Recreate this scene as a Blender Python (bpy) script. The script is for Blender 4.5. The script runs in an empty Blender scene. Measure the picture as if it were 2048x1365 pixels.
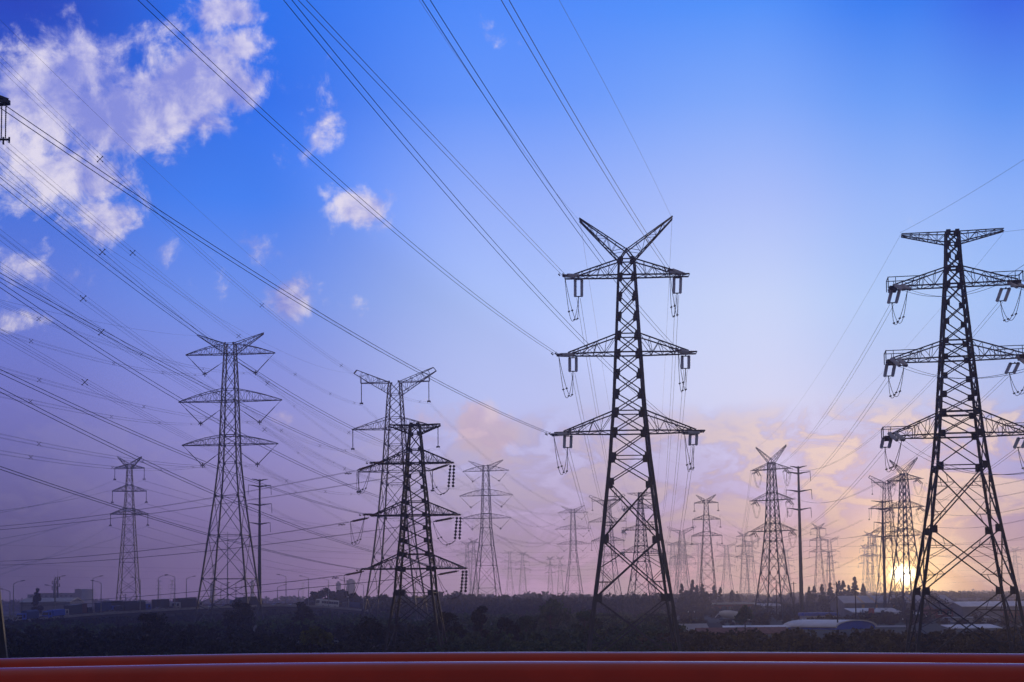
import bpy, math, random
import numpy as np
from mathutils import Vector, Matrix, Euler
R = math.radians
random.seed(7)
rng = np.random.default_rng(7)
C = bpy.context.scene.collection
sc = bpy.context.scene

# ------------------------------------------------------------------ camera
FPX = 2048 * 50 / 36.0            # focal length in photo pixels
EYE = 8.0                         # eye height above the plain
PITCH, ROLL = R(4.0), R(-0.6)
cam_d = bpy.data.cameras.new('camera'); cam = bpy.data.objects.new('camera', cam_d); C.objects.link(cam)
cam_d.lens = 50; cam_d.sensor_width = 36; cam_d.clip_start = 0.1; cam_d.clip_end = 20000
cam_d.shift_y = ((1197 - 682.5) / FPX - math.tan(PITCH)) / 0.72
cam.location = (0, 0, EYE)
CM = Matrix.Rotation(math.pi/2 + PITCH, 3, 'X') @ Matrix.Rotation(ROLL, 3, 'Z')
cam.rotation_euler = CM.to_euler()
sc.camera = cam

def P(px, py, D):
    """World point seen at photo pixel (px, py) at forward distance D."""
    d = CM @ Vector(((px-1024)/FPX, (682.5-py)/FPX + cam_d.shift_y*0.72, -1))
    return Vector((0, 0, EYE)) + d * (D / d.y)

def lin(c):
    return tuple(((v/255)/12.92 if v/255 <= 0.04045 else ((v/255+0.055)/1.055)**2.4) for v in c)

# ------------------------------------------------------------------ world
SUN_DIR = (P(1806, 1152, 1000) - Vector((0, 0, EYE))).normalized()
SUN_AZ = math.atan2(SUN_DIR.x, SUN_DIR.y); SUN_EL = math.asin(SUN_DIR.z)
w = bpy.data.worlds.new('World'); sc.world = w; w.use_nodes = True
nt = w.node_tree; nt.nodes.clear()
def N(t, **kw):
    n = nt.nodes.new(t)
    for k, v in kw.items(): setattr(n, k, v)
    return n
def L(a, b): nt.links.new(a, b)
def val(x, sock):
    if isinstance(x, (int, float)): sock.default_value = x
    elif isinstance(x, tuple): sock.default_value = x
    else: L(x, sock)
def mth(op, a, b=0.0, c=None, clamp=False):
    n = N('ShaderNodeMath', operation=op, use_clamp=clamp); val(a, n.inputs[0]); val(b, n.inputs[1])
    if c is not None: val(c, n.inputs[2])
    return n.outputs[0]
def mr(v, a, b, c=0.0, d=1.0, smooth=True):
    n = N('ShaderNodeMapRange', interpolation_type='SMOOTHSTEP' if smooth else 'LINEAR')
    val(v, n.inputs[0]); n.inputs[1].default_value = a; n.inputs[2].default_value = b; val(c, n.inputs[3]); val(d, n.inputs[4])
    return n.outputs[0]
def mixc(f, a, b, bt='MIX'):
    n = N('ShaderNodeMix', data_type='RGBA', blend_type=bt)
    val(f, n.inputs[0]); val(a, n.inputs[6]); val(b, n.inputs[7]); return n.outputs[2]
def vec(x, y, z=0.0):
    n = N('ShaderNodeCombineXYZ'); val(x, n.inputs[0]); val(y, n.inputs[1]); val(z, n.inputs[2]); return n.outputs[0]

tc = N('ShaderNodeTexCoord'); sep = N('ShaderNodeSeparateXYZ'); L(tc.outputs['Generated'], sep.inputs[0])
X, Y, Z = sep.outputs
az = mth('MULTIPLY', mth('ARCTAN2', X, Y), 57.29578)
el = mth('MULTIPLY', mth('ARCSINE', Z), 57.29578)
def azel(px, py):
    d = P(px, py, 1000) - Vector((0, 0, EYE)); d.normalize()
    return math.degrees(math.atan2(d.x, d.y)), math.degrees(math.asin(d.z))
# sky columns: colour against elevation at several bearings, mixed along the bearing
NO_CLOUD = False
COLS = {
    0: [(0.0040,0.0457,0.5270),(0.0040,0.1000,0.6824),(0.0421,0.1708,0.8125),(0.1347,0.2248,0.8220),(0.1951,0.2085,0.6823),(0.1789,0.1609,0.4712),(0.1081,0.0885,0.2903)],
    500: [(0.0040,0.1628,0.8930),(0.0040,0.1588,0.9034),(0.0307,0.2488,1.1052),(0.1686,0.3495,1.0838),(0.3335,0.3790,0.9997),(0.4129,0.3449,0.8159),(0.4233,0.2691,0.7785)],
    1000: [(0.0546,0.2555,1.0270),(0.1089,0.3164,1.0546),(0.2979,0.4684,1.0775),(0.4403,0.6253,1.1458),(0.6350,0.7756,1.3311),(0.8878,0.8044,1.2932),(1.3721,0.8623,1.5557)],
    1500: [(0.0542,0.2846,1.0241),(0.1859,0.4066,1.0500),(0.3986,0.5597,1.0722),(0.5983,0.7625,1.1142),(0.7194,0.8409,1.1816),(0.6057,0.6351,1.2177),(1.6000,0.8578,0.8638)],
    1800: [(0.0040,0.1976,0.9298),(0.1083,0.3459,1.0131),(0.2891,0.5128,1.0669),(0.4131,0.6686,1.1129),(0.4466,0.6474,1.1025),(0.2783,0.3893,0.9318),(0.0040,0.0040,0.0040)],
    2048: [(0.0040,0.1274,0.8382),(0.0607,0.2921,0.9794),(0.2261,0.4689,1.0664),(0.3084,0.5879,1.0990),(0.3337,0.5596,1.0733),(0.0111,0.2207,0.9177),(0.2111,0.0040,0.1914)],
}
PYS = [0, 200, 400, 600, 800, 1000, 1150]
prev = None; prev_az = None
for px, cols in COLS.items():
    cr = N('ShaderNodeValToRGB'); L(mr(el, 0, 90, smooth=False), cr.inputs[0])
    stops = []
    for py, c in zip(PYS, cols): stops.append((azel(px, py)[1]/90, lin(c) if max(c) > 8 else c))
    z = stops[0][1]; stops.append((0.42, tuple(v*0.5+0.25*g for v, g in zip(z, (.52,.50,.62))))); stops.append((0.6, (.17,.17,.24))); stops.append((1.0, (.19,.18,.23)))
    stops.sort()
    e = cr.color_ramp.elements
    e[0].position, e[0].color = stops[0][0], (*stops[0][1], 1)
    e[1].position, e[1].color = stops[-1][0], (*stops[-1][1], 1)
    for p_, c_ in stops[1:-1]:
        q = e.new(p_); q.color = (*c_, 1)
    a_ = azel(px, 600)[0]
    prev = cr.outputs[0] if prev is None else mixc(mr(az, prev_az, a_), prev, cr.outputs[0])
    prev_az = a_
sky = prev
# faint shadow edge of the cloud bank fanning out from the sun
sa_, se_ = math.degrees(SUN_AZ), math.degrees(SUN_EL)
th = mth('MULTIPLY', mth('ARCTAN2', mth('SUBTRACT', el, se_), mth('SUBTRACT', sa_, az)), 57.3)
fan = mth('MULTIPLY', mr(th, 37, 31), mth('MULTIPLY', mr(az, sa_-5, sa_-9), mr(az, -22, -8)))
fan = mth('SUBTRACT', 1.03, mth('MULTIPLY', fan, 0.12))
sky = mixc(1.0, sky, vec(fan, fan, fan), 'MULTIPLY')
# cumulus: banks of cloud placed by bearing and elevation, broken up by noise
BL = [(240,235,190,80,.9),(345,200,150,75,.85),(170,130,110,75,.7),(90,220,130,150,.85),(330,110,60,65,.7),(400,160,120,80,1.0),(455,175,80,60,.75),(230,330,60,80,.6),(120,350,150,80,.8),(40,290,110,90,.7),(200,440,90,50,.75),(130,520,60,40,.65),(40,530,80,50,.5),
      (490,90,75,40,.72),(440,20,90,50,.7),(660,190,28,34,.6),(650,255,45,34,.72),(715,420,62,42,.95),(745,445,50,28,.7),(655,385,24,20,.6),(530,515,36,42,.66),(585,600,65,45,.72),(640,605,60,22,.58),(340,505,30,28,.55),(275,492,24,16,.5),
      (770,380,24,20,.5),(600,290,30,50,.45),(990,55,26,24,.45),(970,860,75,62,1.0),(1000,905,40,30,.9),(890,835,60,30,.8),(570,830,40,20,.5),(40,640,90,30,.45),(20,560,60,60,.45),(430,560,60,50,.42)]
pos = vec(az, el)
nz = N('ShaderNodeTexNoise'); L(pos, nz.inputs['Vector']); nz.inputs['Scale'].default_value = 0.72; nz.inputs['Detail'].default_value = 13; nz.inputs['Roughness'].default_value = 0.64; nz.inputs['Distortion'].default_value = 0.25
va = N('ShaderNodeVectorMath', operation='ADD'); L(pos, va.inputs[0]); va.inputs[1].default_value = (0.4, -0.1, 0)
nz2 = N('ShaderNodeTexNoise'); L(va.outputs[0], nz2.inputs['Vector']); nz2.inputs['Scale'].default_value = 0.72; nz2.inputs['Detail'].default_value = 5; nz2.inputs['Roughness'].default_value = 0.55; nz2.inputs['Distortion'].default_value = 0.25
mask = None
for (bx, by, rx, ry, s) in BL:
    if rx < 62: rx, ry, s = rx*1.55, ry*1.55, s*.66
    else: s *= 1.2
    a0, e0 = azel(bx, by); k = 57.3/FPX
    v1 = N('ShaderNodeVectorMath', operation='SUBTRACT'); L(pos, v1.inputs[0]); v1.inputs[1].default_value = (a0, e0, 0)
    v2 = N('ShaderNodeVectorMath', operation='MULTIPLY'); L(v1.outputs[0], v2.inputs[0]); v2.inputs[1].default_value = (1/(rx*k), 1/(ry*k), 0)
    v3 = N('ShaderNodeVectorMath', operation='LENGTH'); L(v2.outputs[0], v3.inputs[0])
    m = mr(v3.outputs['Value'], 1.6, 0.0, 0.0, s*1.1)
    mask = m if mask is None else mth('MAXIMUM', mask, m)
mask = mth('MULTIPLY', mask, 1.0)
dens = mth('ADD', mth('MULTIPLY', mth('SUBTRACT', nz.outputs[0], 0.5), 1.9), mask)
cov = mth('MULTIPLY', mr(dens, 0.27, 0.90), 0.95)
nzl = N('ShaderNodeTexNoise'); L(pos, nzl.inputs['Vector']); nzl.inputs['Scale'].default_value = 0.22; nzl.inputs['Detail'].default_value = 3
shade = mr(mth('ADD', mth('MULTIPLY', mth('SUBTRACT', nz.outputs[0], nz2.outputs[0]), 0.8), mth('MULTIPLY', mth('SUBTRACT', nzl.outputs[0], 0.5), 1.3)), -0.22, 0.26)
ccol = mixc(shade, (*lin((142,150,232)), 1), (*lin((246,238,254)), 1))
ccol = mixc(mr(el, 11, 5), ccol, (*lin((248,216,226)), 1))
cov = mth('MULTIPLY', cov, mr(az, 3, -2, 0.55, 1.0))
if not NO_CLOUD: sky = mixc(cov, sky, ccol)
# low broken evening cloud on the right
stv = N('ShaderNodeVectorMath', operation='MULTIPLY'); L(pos, stv.inputs[0]); stv.inputs[1].default_value = (0.62, 1.15, 0)
n3 = N('ShaderNodeTexNoise'); L(stv.outputs[0], n3.inputs['Vector']); n3.inputs['Scale'].default_value = 0.6; n3.inputs['Detail'].default_value = 9; n3.inputs['Roughness'].default_value = 0.6; n3.inputs['Distortion'].default_value = 0.5
low = mth('MULTIPLY', mr(el, 8.0, 6.4), mr(az, -9, 4, 0.1, 1.0))
dark = mth('MULTIPLY', mr(n3.outputs[0], 0.40, 0.52), low)
clear_ = sky
sky = mixc(mth('MULTIPLY', dark, 0.5), sky, mixc(mr(az, -5, 12), (*lin((148,142,205)), 1), (*lin((166,152,200)), 1)))
edge = mth('MULTIPLY', mth('SUBTRACT', mr(n3.outputs[0], 0.46, 0.56), mr(n3.outputs[0], 0.57, 0.74)), low)
sky = mixc(mth('MULTIPLY', edge, 0.5), sky, mixc(mr(az, 2, 13), (*lin((238,222,232)), 1), tuple(1.3*v for v in lin((255,232,190)))+(1,)))
if NO_CLOUD: sky = clear_
# the low sun with its glow behind the cloud bank
sv = N('ShaderNodeVectorMath', operation='SUBTRACT'); L(pos, sv.inputs[0]); sv.inputs[1].default_value = (math.degrees(SUN_AZ), math.degrees(SUN_EL), 0)
sl = N('ShaderNodeVectorMath', operation='LENGTH'); L(sv.outputs[0], sl.inputs[0]); r_ = mth('ADD', sl.outputs['Value'], mth('MULTIPLY', mth('SUBTRACT', n3.outputs[0], 0.5), 0.9))
g1 = mth('POWER', mr(r_, 0.8, 0.05), 2.2)
g2 = mth('POWER', mr(r_, 3.8, 0.2, smooth=False), 2.0)
g3 = mth('POWER', mr(r_, 10, 0.5, smooth=False), 2.0)
def glow(sk, f, col):
    return mixc(1.0, sk, mixc(f, (0, 0, 0, 1), col), 'ADD')
GLOW_NEAR, GLOW_WIDE, DISC = (5.5, 3.4, 0.55, 1), (0.9, 0.5, 0.06, 1), (40, 36, 24, 1)
sky = glow(sky, g3, GLOW_WIDE); sky = glow(sky, g2, GLOW_NEAR); sky = glow(sky, g1, DISC)
# the sky opposite the sunset is dimmer
sky = mixc(mr(mth('ABSOLUTE', az), 35, 100), sky, (.13,.125,.18,1))
bg = N('ShaderNodeBackground'); L(sky, bg.inputs[0]); bg.inputs[1].default_value = 1.0
st = N('ShaderNodeTexSky', sky_type='NISHITA', sun_disc=False); st.sun_elevation = max(SUN_EL, 0.01); st.sun_rotation = SUN_AZ
bg2 = N('ShaderNodeBackground'); L(st.outputs[0], bg2.inputs[0]); bg2.inputs[1].default_value = 0.02
ad = N('ShaderNodeAddShader'); L(bg.outputs[0], ad.inputs[0]); L(bg2.outputs[0], ad.inputs[1])
wo = N('ShaderNodeOutputWorld'); L(ad.outputs[0], wo.inputs[0])

# ------------------------------------------------------------------ sun and exposure
sd = bpy.data.lights.new('sun', 'SUN'); sun = bpy.data.objects.new('sun', sd); C.objects.link(sun)
sd.energy = 2.0; sd.angle = R(0.5); sd.color = (1.0, 0.70, 0.32)
sun.rotation_euler = (-SUN_DIR).to_track_quat('-Z', 'Y').to_euler()
sun.location = (0, 0, 150)
sc.view_settings.view_transform = 'Standard'; sc.view_settings.look = 'None'
sc.view_settings.exposure = 0.0; sc.view_settings.gamma = 1.0
HAZE_DENSITY = 0.00065
sc.cycles.volume_bounces = 1
sc.cycles.max_bounces = 5
sc.cycles.use_denoising = True
try: sc.cycles.denoiser = 'OPENIMAGEDENOISE'
except Exception: pass

# ------------------------------------------------------------------ materials
def mat(name, col, rough=0.8, metal=0.0, var=0.25, scale=3.0, bump=0.0, spec=0.5, stretch=None):
    m = bpy.data.materials.new(name); m.use_nodes = True
    t = m.node_tree; b = t.nodes['Principled BSDF']
    b.inputs['Roughness'].default_value = rough; b.inputs['Metallic'].default_value = metal
    b.inputs['Specular IOR Level'].default_value = spec
    tc = t.nodes.new('ShaderNodeTexCoord'); n = t.nodes.new('ShaderNodeTexNoise'); n.inputs['Scale'].default_value = scale
    n.inputs['Detail'].default_value = 5
    src = tc.outputs['Object']
    if stretch:
        mp = t.nodes.new('ShaderNodeMapping'); mp.inputs['Scale'].default_value = stretch
        t.links.new(src, mp.inputs[0]); src = mp.outputs[0]
    t.links.new(src, n.inputs['Vector'])
    cr = t.nodes.new('ShaderNodeValToRGB'); t.links.new(n.outputs[0], cr.inputs[0])
    cr.color_ramp.elements[0].position = 0.3; cr.color_ramp.elements[1].position = 0.7
    cr.color_ramp.elements[0].color = (*[v*(1-var) for v in col], 1)
    cr.color_ramp.elements[1].color = (*[min(1, v*(1+var)) for v in col], 1)
    t.links.new(cr.outputs[0], b.inputs['Base Color'])
    if bump:
        bp = t.nodes.new('ShaderNodeBump'); bp.inputs['Strength'].default_value = bump
        t.links.new(n.outputs[0], bp.inputs['Height']); t.links.new(bp.outputs[0], b.inputs['Normal'])
    return m
M = dict(
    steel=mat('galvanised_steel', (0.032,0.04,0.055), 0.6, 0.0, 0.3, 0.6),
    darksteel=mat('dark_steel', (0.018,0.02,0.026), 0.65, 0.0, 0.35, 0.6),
    wire=mat('conductor_metal', (0.03,0.032,0.04), 0.5),
    ceramic=mat('glazed_insulator', (0.85,0.84,0.85), 0.3, 0, 0.05),
    brownins=mat('brown_glazed_insulator', (0.34,0.24,0.20), 0.3, 0, 0.1),
    darkins=mat('dark_insulator', (0.03,0.025,0.03), 0.4),
    red=mat('red_rail_paint', (0.50,0.022,0.004), 0.13, 0.0, 0.12, 9.0, 0.0, 0.5),
    concrete=mat('concrete', (0.30,0.29,0.28), 0.9, 0, 0.2, 0.5),
    asphalt=mat('asphalt', (0.05,0.05,0.052), 0.9),
    white=mat('white_paint', (0.85,0.84,0.82), 0.6, 0, 0.08, 0.4),
    offwhite=mat('weathered_white_sheet', (0.80,0.77,0.74), 0.5, 0, 0.15, 0.4),
    blue=mat('blue_sheet_metal', (0.015,0.09,0.60), 0.5, 0, 0.12, 0.4),
    bluecanvas=mat('blue_canvas', (0.03,0.07,0.22), 0.8),
    greywall=mat('grey_render', (0.22,0.23,0.27), 0.9, 0, 0.15, 0.3),
    greyroof=mat('grey_roof_sheet', (0.42,0.40,0.40), 0.6, 0, 0.15, 0.3),
    redroof=mat('red_clay_tiles', (0.22,0.10,0.08), 0.85, 0, 0.3, 1.2),
    brick=mat('red_brick', (0.24,0.07,0.05), 0.9, 0, 0.25, 1.5),
    darkroof=mat('dark_roof_sheet', (0.07,0.06,0.07), 0.8, 0, 0.2, 0.3),
    glass=mat('dark_window_glass', (0.03,0.035,0.05), 0.1),
    rubber=mat('tyre_rubber', (0.015,0.015,0.015), 0.9),
    brown=mat('brown_container_paint', (0.14,0.06,0.045), 0.7),
    darkpaint=mat('dark_vehicle_paint', (0.03,0.035,0.05), 0.4),
    silver=mat('silver_car_paint', (0.5,0.5,0.52), 0.25, 0.3, 0.05),
    yellow=mat('yellow_skylight_sheet', (0.6,0.38,0.1), 0.5),
    bark=mat('bark', (0.06,0.045,0.035), 0.95, 0, 0.4, 2),
    lamp=mat('lamp_housing', (0.25,0.25,0.26), 0.4),
    orange=mat('orange_paint', (0.5,0.08,0.04), 0.6),
)
def leafmat(name, a, b, c):
    m = bpy.data.materials.new(name); m.use_nodes = True
    t = m.node_tree; p = t.nodes['Principled BSDF']; p.inputs['Roughness'].default_value = 0.75; p.inputs['Specular IOR Level'].default_value = 0.25
    tc = t.nodes.new('ShaderNodeTexCoord'); n = t.nodes.new('ShaderNodeTexNoise'); n.inputs['Scale'].default_value = 0.35; n.inputs['Detail'].default_value = 6
    t.links.new(tc.outputs['Object'], n.inputs['Vector'])
    cr = t.nodes.new('ShaderNodeValToRGB'); e = cr.color_ramp.elements
    e[0].position = 0.32; e[0].color = (*a, 1); e[1].position = 0.68; e[1].color = (*c, 1)
    q = e.new(0.5); q.color = (*b, 1)
    t.links.new(n.outputs[0], cr.inputs[0]); t.links.new(cr.outputs[0], p.inputs['Base Color'])
    return m
for k_ in ('ceramic', 'brownins'):      # glass and glazed discs let the evening light through
    t_ = M[k_].node_tree; p_ = t_.nodes['Principled BSDF']; x_ = t_.nodes.new('ShaderNodeMixShader'); y_ = t_.nodes.new('ShaderNodeBsdfTranslucent')
    y_.inputs[0].default_value = (.93,.93,.92,1) if k_ == 'ceramic' else (.55,.38,.3,1); x_.inputs[0].default_value = .6
    t_.links.new(p_.outputs[0], x_.inputs[1]); t_.links.new(y_.outputs[0], x_.inputs[2]); t_.links.new(x_.outputs[0], t_.nodes['Material Output'].inputs[0])
M['leaf'] = leafmat('shrub_leaves', (0.010,0.030,0.012), (0.028,0.075,0.024), (0.08,0.12,0.03))
M['leafdry'] = leafmat('autumn_shrub_leaves', (0.018,0.012,0.008), (0.045,0.03,0.013), (0.13,0.10,0.03))
M['leafyel'] = leafmat('yellow_green_leaves', (0.05,0.07,0.01), (0.11,0.12,0.015), (0.20,0.18,0.02))
M['leafdark'] = leafmat('dark_leaves', (0.008,0.013,0.008), (0.014,0.022,0.012), (0.028,0.038,0.018))

# ------------------------------------------------------------------ mesh helpers
class MB:
    def __init__(s): s.v = []; s.f = []
    def bar(s, a, b, w, h=None, up=None):
        a = Vector(a); b = Vector(b); h = h or w; d = b - a
        if d.length < 1e-5: return
        d.normalize(); u = Vector(up) if up else (Vector((0,0,1)) if abs(d.z) < 0.95 else Vector((0,1,0)))
        x = d.cross(u).normalized(); y = x.cross(d).normalized(); n = len(s.v)
        for p in (a, b):
            for sx, sy in ((-1,-1),(1,-1),(1,1),(-1,1)): s.v.append(p + x*(sx*w/2) + y*(sy*h/2))
        s.f += [(n,n+1,n+2,n+3),(n+7,n+6,n+5,n+4),(n,n+4,n+5,n+1),(n+1,n+5,n+6,n+2),(n+2,n+6,n+7,n+3),(n+3,n+7,n+4,n)]
    def box(s, x0, x1, y0, y1, z0, z1):
        n = len(s.v)
        s.v += [Vector(p) for p in ((x0,y0,z0),(x1,y0,z0),(x1,y1,z0),(x0,y1,z0),(x0,y0,z1),(x1,y0,z1),(x1,y1,z1),(x0,y1,z1))]
        s.f += [(n+3,n+2,n+1,n),(n+4,n+5,n+6,n+7),(n,n+1,n+5,n+4),(n+1,n+2,n+6,n+5),(n+2,n+3,n+7,n+6),(n+3,n,n+4,n+7)]
    def tube(s, pts, r, k=6):
        pts = [Vector(p) for p in pts]; m = len(pts); base = len(s.v)
        rs = r if isinstance(r, (list, tuple)) else [r]*m
        for i, p in enumerate(pts):
            d = (pts[min(i+1, m-1)] - pts[max(i-1, 0)]).normalized()
            u = Vector((0,0,1)) if abs(d.z) < 0.9 else Vector((0,1,0))
            x = d.cross(u).normalized(); y = x.cross(d)
            for j in range(k):
                t = 2*math.pi*j/k; s.v.append(p + x*(rs[i]*math.cos(t)) + y*(rs[i]*math.sin(t)))
        for i in range(m-1):
            for j in range(k):
                a = base+i*k+j; b = base+i*k+(j+1) % k
                s.f.append((a, b, b+k, a+k))
        s.f.append(tuple(range(base+k-1, base-1, -1))); s.f.append(tuple(range(base+(m-1)*k, base+m*k)))
    def prism(s, prof, axis, t0, t1):
        """closed profile of (a, z) pairs extruded along x or y"""
        n = len(s.v); k = len(prof)
        for t in (t0, t1):
            for a, z in prof: s.v.append(Vector((a, t, z)) if axis == 'y' else Vector((t, a, z)))
        for i in range(k):
            j = (i+1) % k; s.f.append((n+i, n+j, n+k+j, n+k+i))
        s.f.append(tuple(range(n+k-1, n-1, -1))); s.f.append(tuple(range(n+k, n+2*k)))
    def build(s, name, m, parent=None, smooth=False):
        me = bpy.data.meshes.new(name); me.from_pydata([tuple(p) for p in s.v], [], s.f); me.materials.append(m)
        if smooth:
            for p in me.polygons: p.use_smooth = True
        o = bpy.data.objects.new(name, me); C.objects.link(o)
        if parent is not None: o.parent = parent
        return o
def tag(o, label=None, cat=None, group=None, kind=None):
    if label: o['label'] = label
    if cat: o['category'] = cat
    if group: o['group'] = group
    if kind: o['kind'] = kind
    return o
def empty(name, loc, rz=0.0, label=None, cat=None, group=None):
    o = bpy.data.objects.new(name, None); C.objects.link(o); o.location = loc; o.rotation_euler = (0, 0, rz)
    o.empty_display_size = 0.5
    return tag(o, label, cat, group)
KIDS = {}
def copy_tree(o, parent=None):
    c = o.copy(); C.objects.link(c); c.parent = parent
    for ch in list(o.children): copy_tree(ch, c)
    return c
# ------------------------------------------------------------------ lattice pylons
def lattice_body(mb, lv, leg, br, gus, sub_over=7.0, horiz=None, kfeet=True):
    """lv: list of (z, half width) from the ground up. X bracing on four faces, legs, gusset plates."""
    cs = ((-1,-1),(1,-1),(1,1),(-1,1))
    for i in range(len(lv)-1):
        (z0, h0), (z1, h1) = lv[i], lv[i+1]
        a = [Vector((sx*h0, sy*h0, z0)) for sx, sy in cs]; b = [Vector((sx*h1, sy*h1, z1)) for sx, sy in cs]
        lw = leg*(1.0 - 0.35*i/max(1, len(lv)-1)); bw = br*(1.0 if z1-z0 > 5 else 0.85)
        for k in range(4): mb.bar(a[k], b[k], lw)
        for k in range(4):
            j = (k+1) % 4
            mb.bar(a[k], b[j], bw); mb.bar(a[j], b[k], bw*0.98)
            if horiz is None or i+1 in horiz: mb.bar(b[k], b[j], bw*0.9)
            if gus:
                nrm = (b[k]-a[k]).cross(a[j]-a[k]).normalized()
                g = gus*(0.6+0.4*(1-i/len(lv)))
                for p, q in ((b[k], b[j]), (b[j], b[k])):
                    dx = (q-p).normalized(); c = p + dx*g*0.42
                    mb.bar(c - Vector((0,0,1))*g*0.55, c + Vector((0,0,1))*g*0.55, g*0.95, 0.06, up=nrm)
            H = z1-z0
            if H > sub_over:
                s = br*0.5
                for (A0, A1, B0, B1) in ((a[k], b[k], a[j], b[j]), (a[j], b[j], a[k], b[k])):
                    for t in (0.27, 0.73):
                        lg = A0.lerp(A1, t)
                        dg = A0.lerp(B1, t) if t < 0.5 else B0.lerp(A1, t)
                        mb.bar(lg, dg, s)
                        mb.bar(A0.lerp(A1, 0.5), dg, s)
                        lg2 = A0.lerp(A1, 0.12 if t < .5 else 0.88); dg2 = A0.lerp(dg, 0.5) if t < .5 else A1.lerp(dg, .5)
                        mb.bar(dg.lerp(lg, 0.35), dg2, s*0.8)

def truss(mb, lo0, lo1, up0, up1, n, ch, wb, arch=0.0, tipflat=0.0):
    """A tapering arm: two lower and two upper chords (front, back) given as lists of front/back pairs."""
    N_ = n
    def pt(p0, p1, t, a=0.0):
        p = p0.lerp(p1, t)
        if a: p = p + Vector((0,0,a*math.sin(math.pi*min(1, t*1.0))))
        return p
    los = [[pt(lo0[k], lo1[k], i/N_) for i in range(N_+1)] for k in (0, 1)]
    ups = [[pt(up0[k], up1[k], i/N_, arch) for i in range(N_+1)] for k in (0, 1)]
    for k in (0, 1):
        for i in range(N_):
            mb.bar(los[k][i], los[k][i+1], ch); mb.bar(ups[k][i], ups[k][i+1], ch*0.9)
            if i: mb.bar(los[k][i], ups[k][i], wb)
            if i < N_-1: mb.bar(ups[k][i], los[k][i+1], wb) if i % 2 == 0 else mb.bar(los[k][i], ups[k][i+1], wb)
    for i in range(1, N_+1):
        mb.bar(los[0][i], los[1][i], wb)
        if i % 2: mb.bar(los[0][i], los[1][i-1], wb)
        else: mb.bar(los[1][i], los[0][i-1], wb)
        if i < N_: mb.bar(ups[0][i], ups[1][i], wb*0.8)

def arm(mb, s, zb, zt, hb, ht, Lm, tipw, n, ch, wb, ztip_b=None, ztip_t=None, arch=0.0, join=1.0):
    ztip_b = zb if ztip_b is None else ztip_b; ztip_t = ztip_b+0.15 if ztip_t is None else ztip_t
    lo0 = [Vector((s*hb, y*hb, zb)) for y in (-1, 1)]; lo1 = [Vector((s*Lm, y*tipw, ztip_b)) for y in (-1, 1)]
    up0 = [Vector((s*ht, y*ht, zt)) for y in (-1, 1)]; up1 = [Vector((s*Lm*join, y*tipw, ztip_t)) for y in (-1, 1)]
    truss(mb, lo0, lo1, up0, up1, n, ch, wb, arch)

def ribbed(mb, a, b, r, pitch=0.22, k=8, core=0.72):
    a = Vector(a); b = Vector(b); Ln = (b-a).length; n = max(3, int(Ln/pitch)); pts = []; rs = []
    for i in range(n):
        for f, q in ((0.0, core), (0.35, 1.0), (0.55, 1.0), (0.9, core)):
            pts.append(a.lerp(b, (i+f)/n)); rs.append(r*q)
    mb.tube(pts, rs, k)

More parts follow.
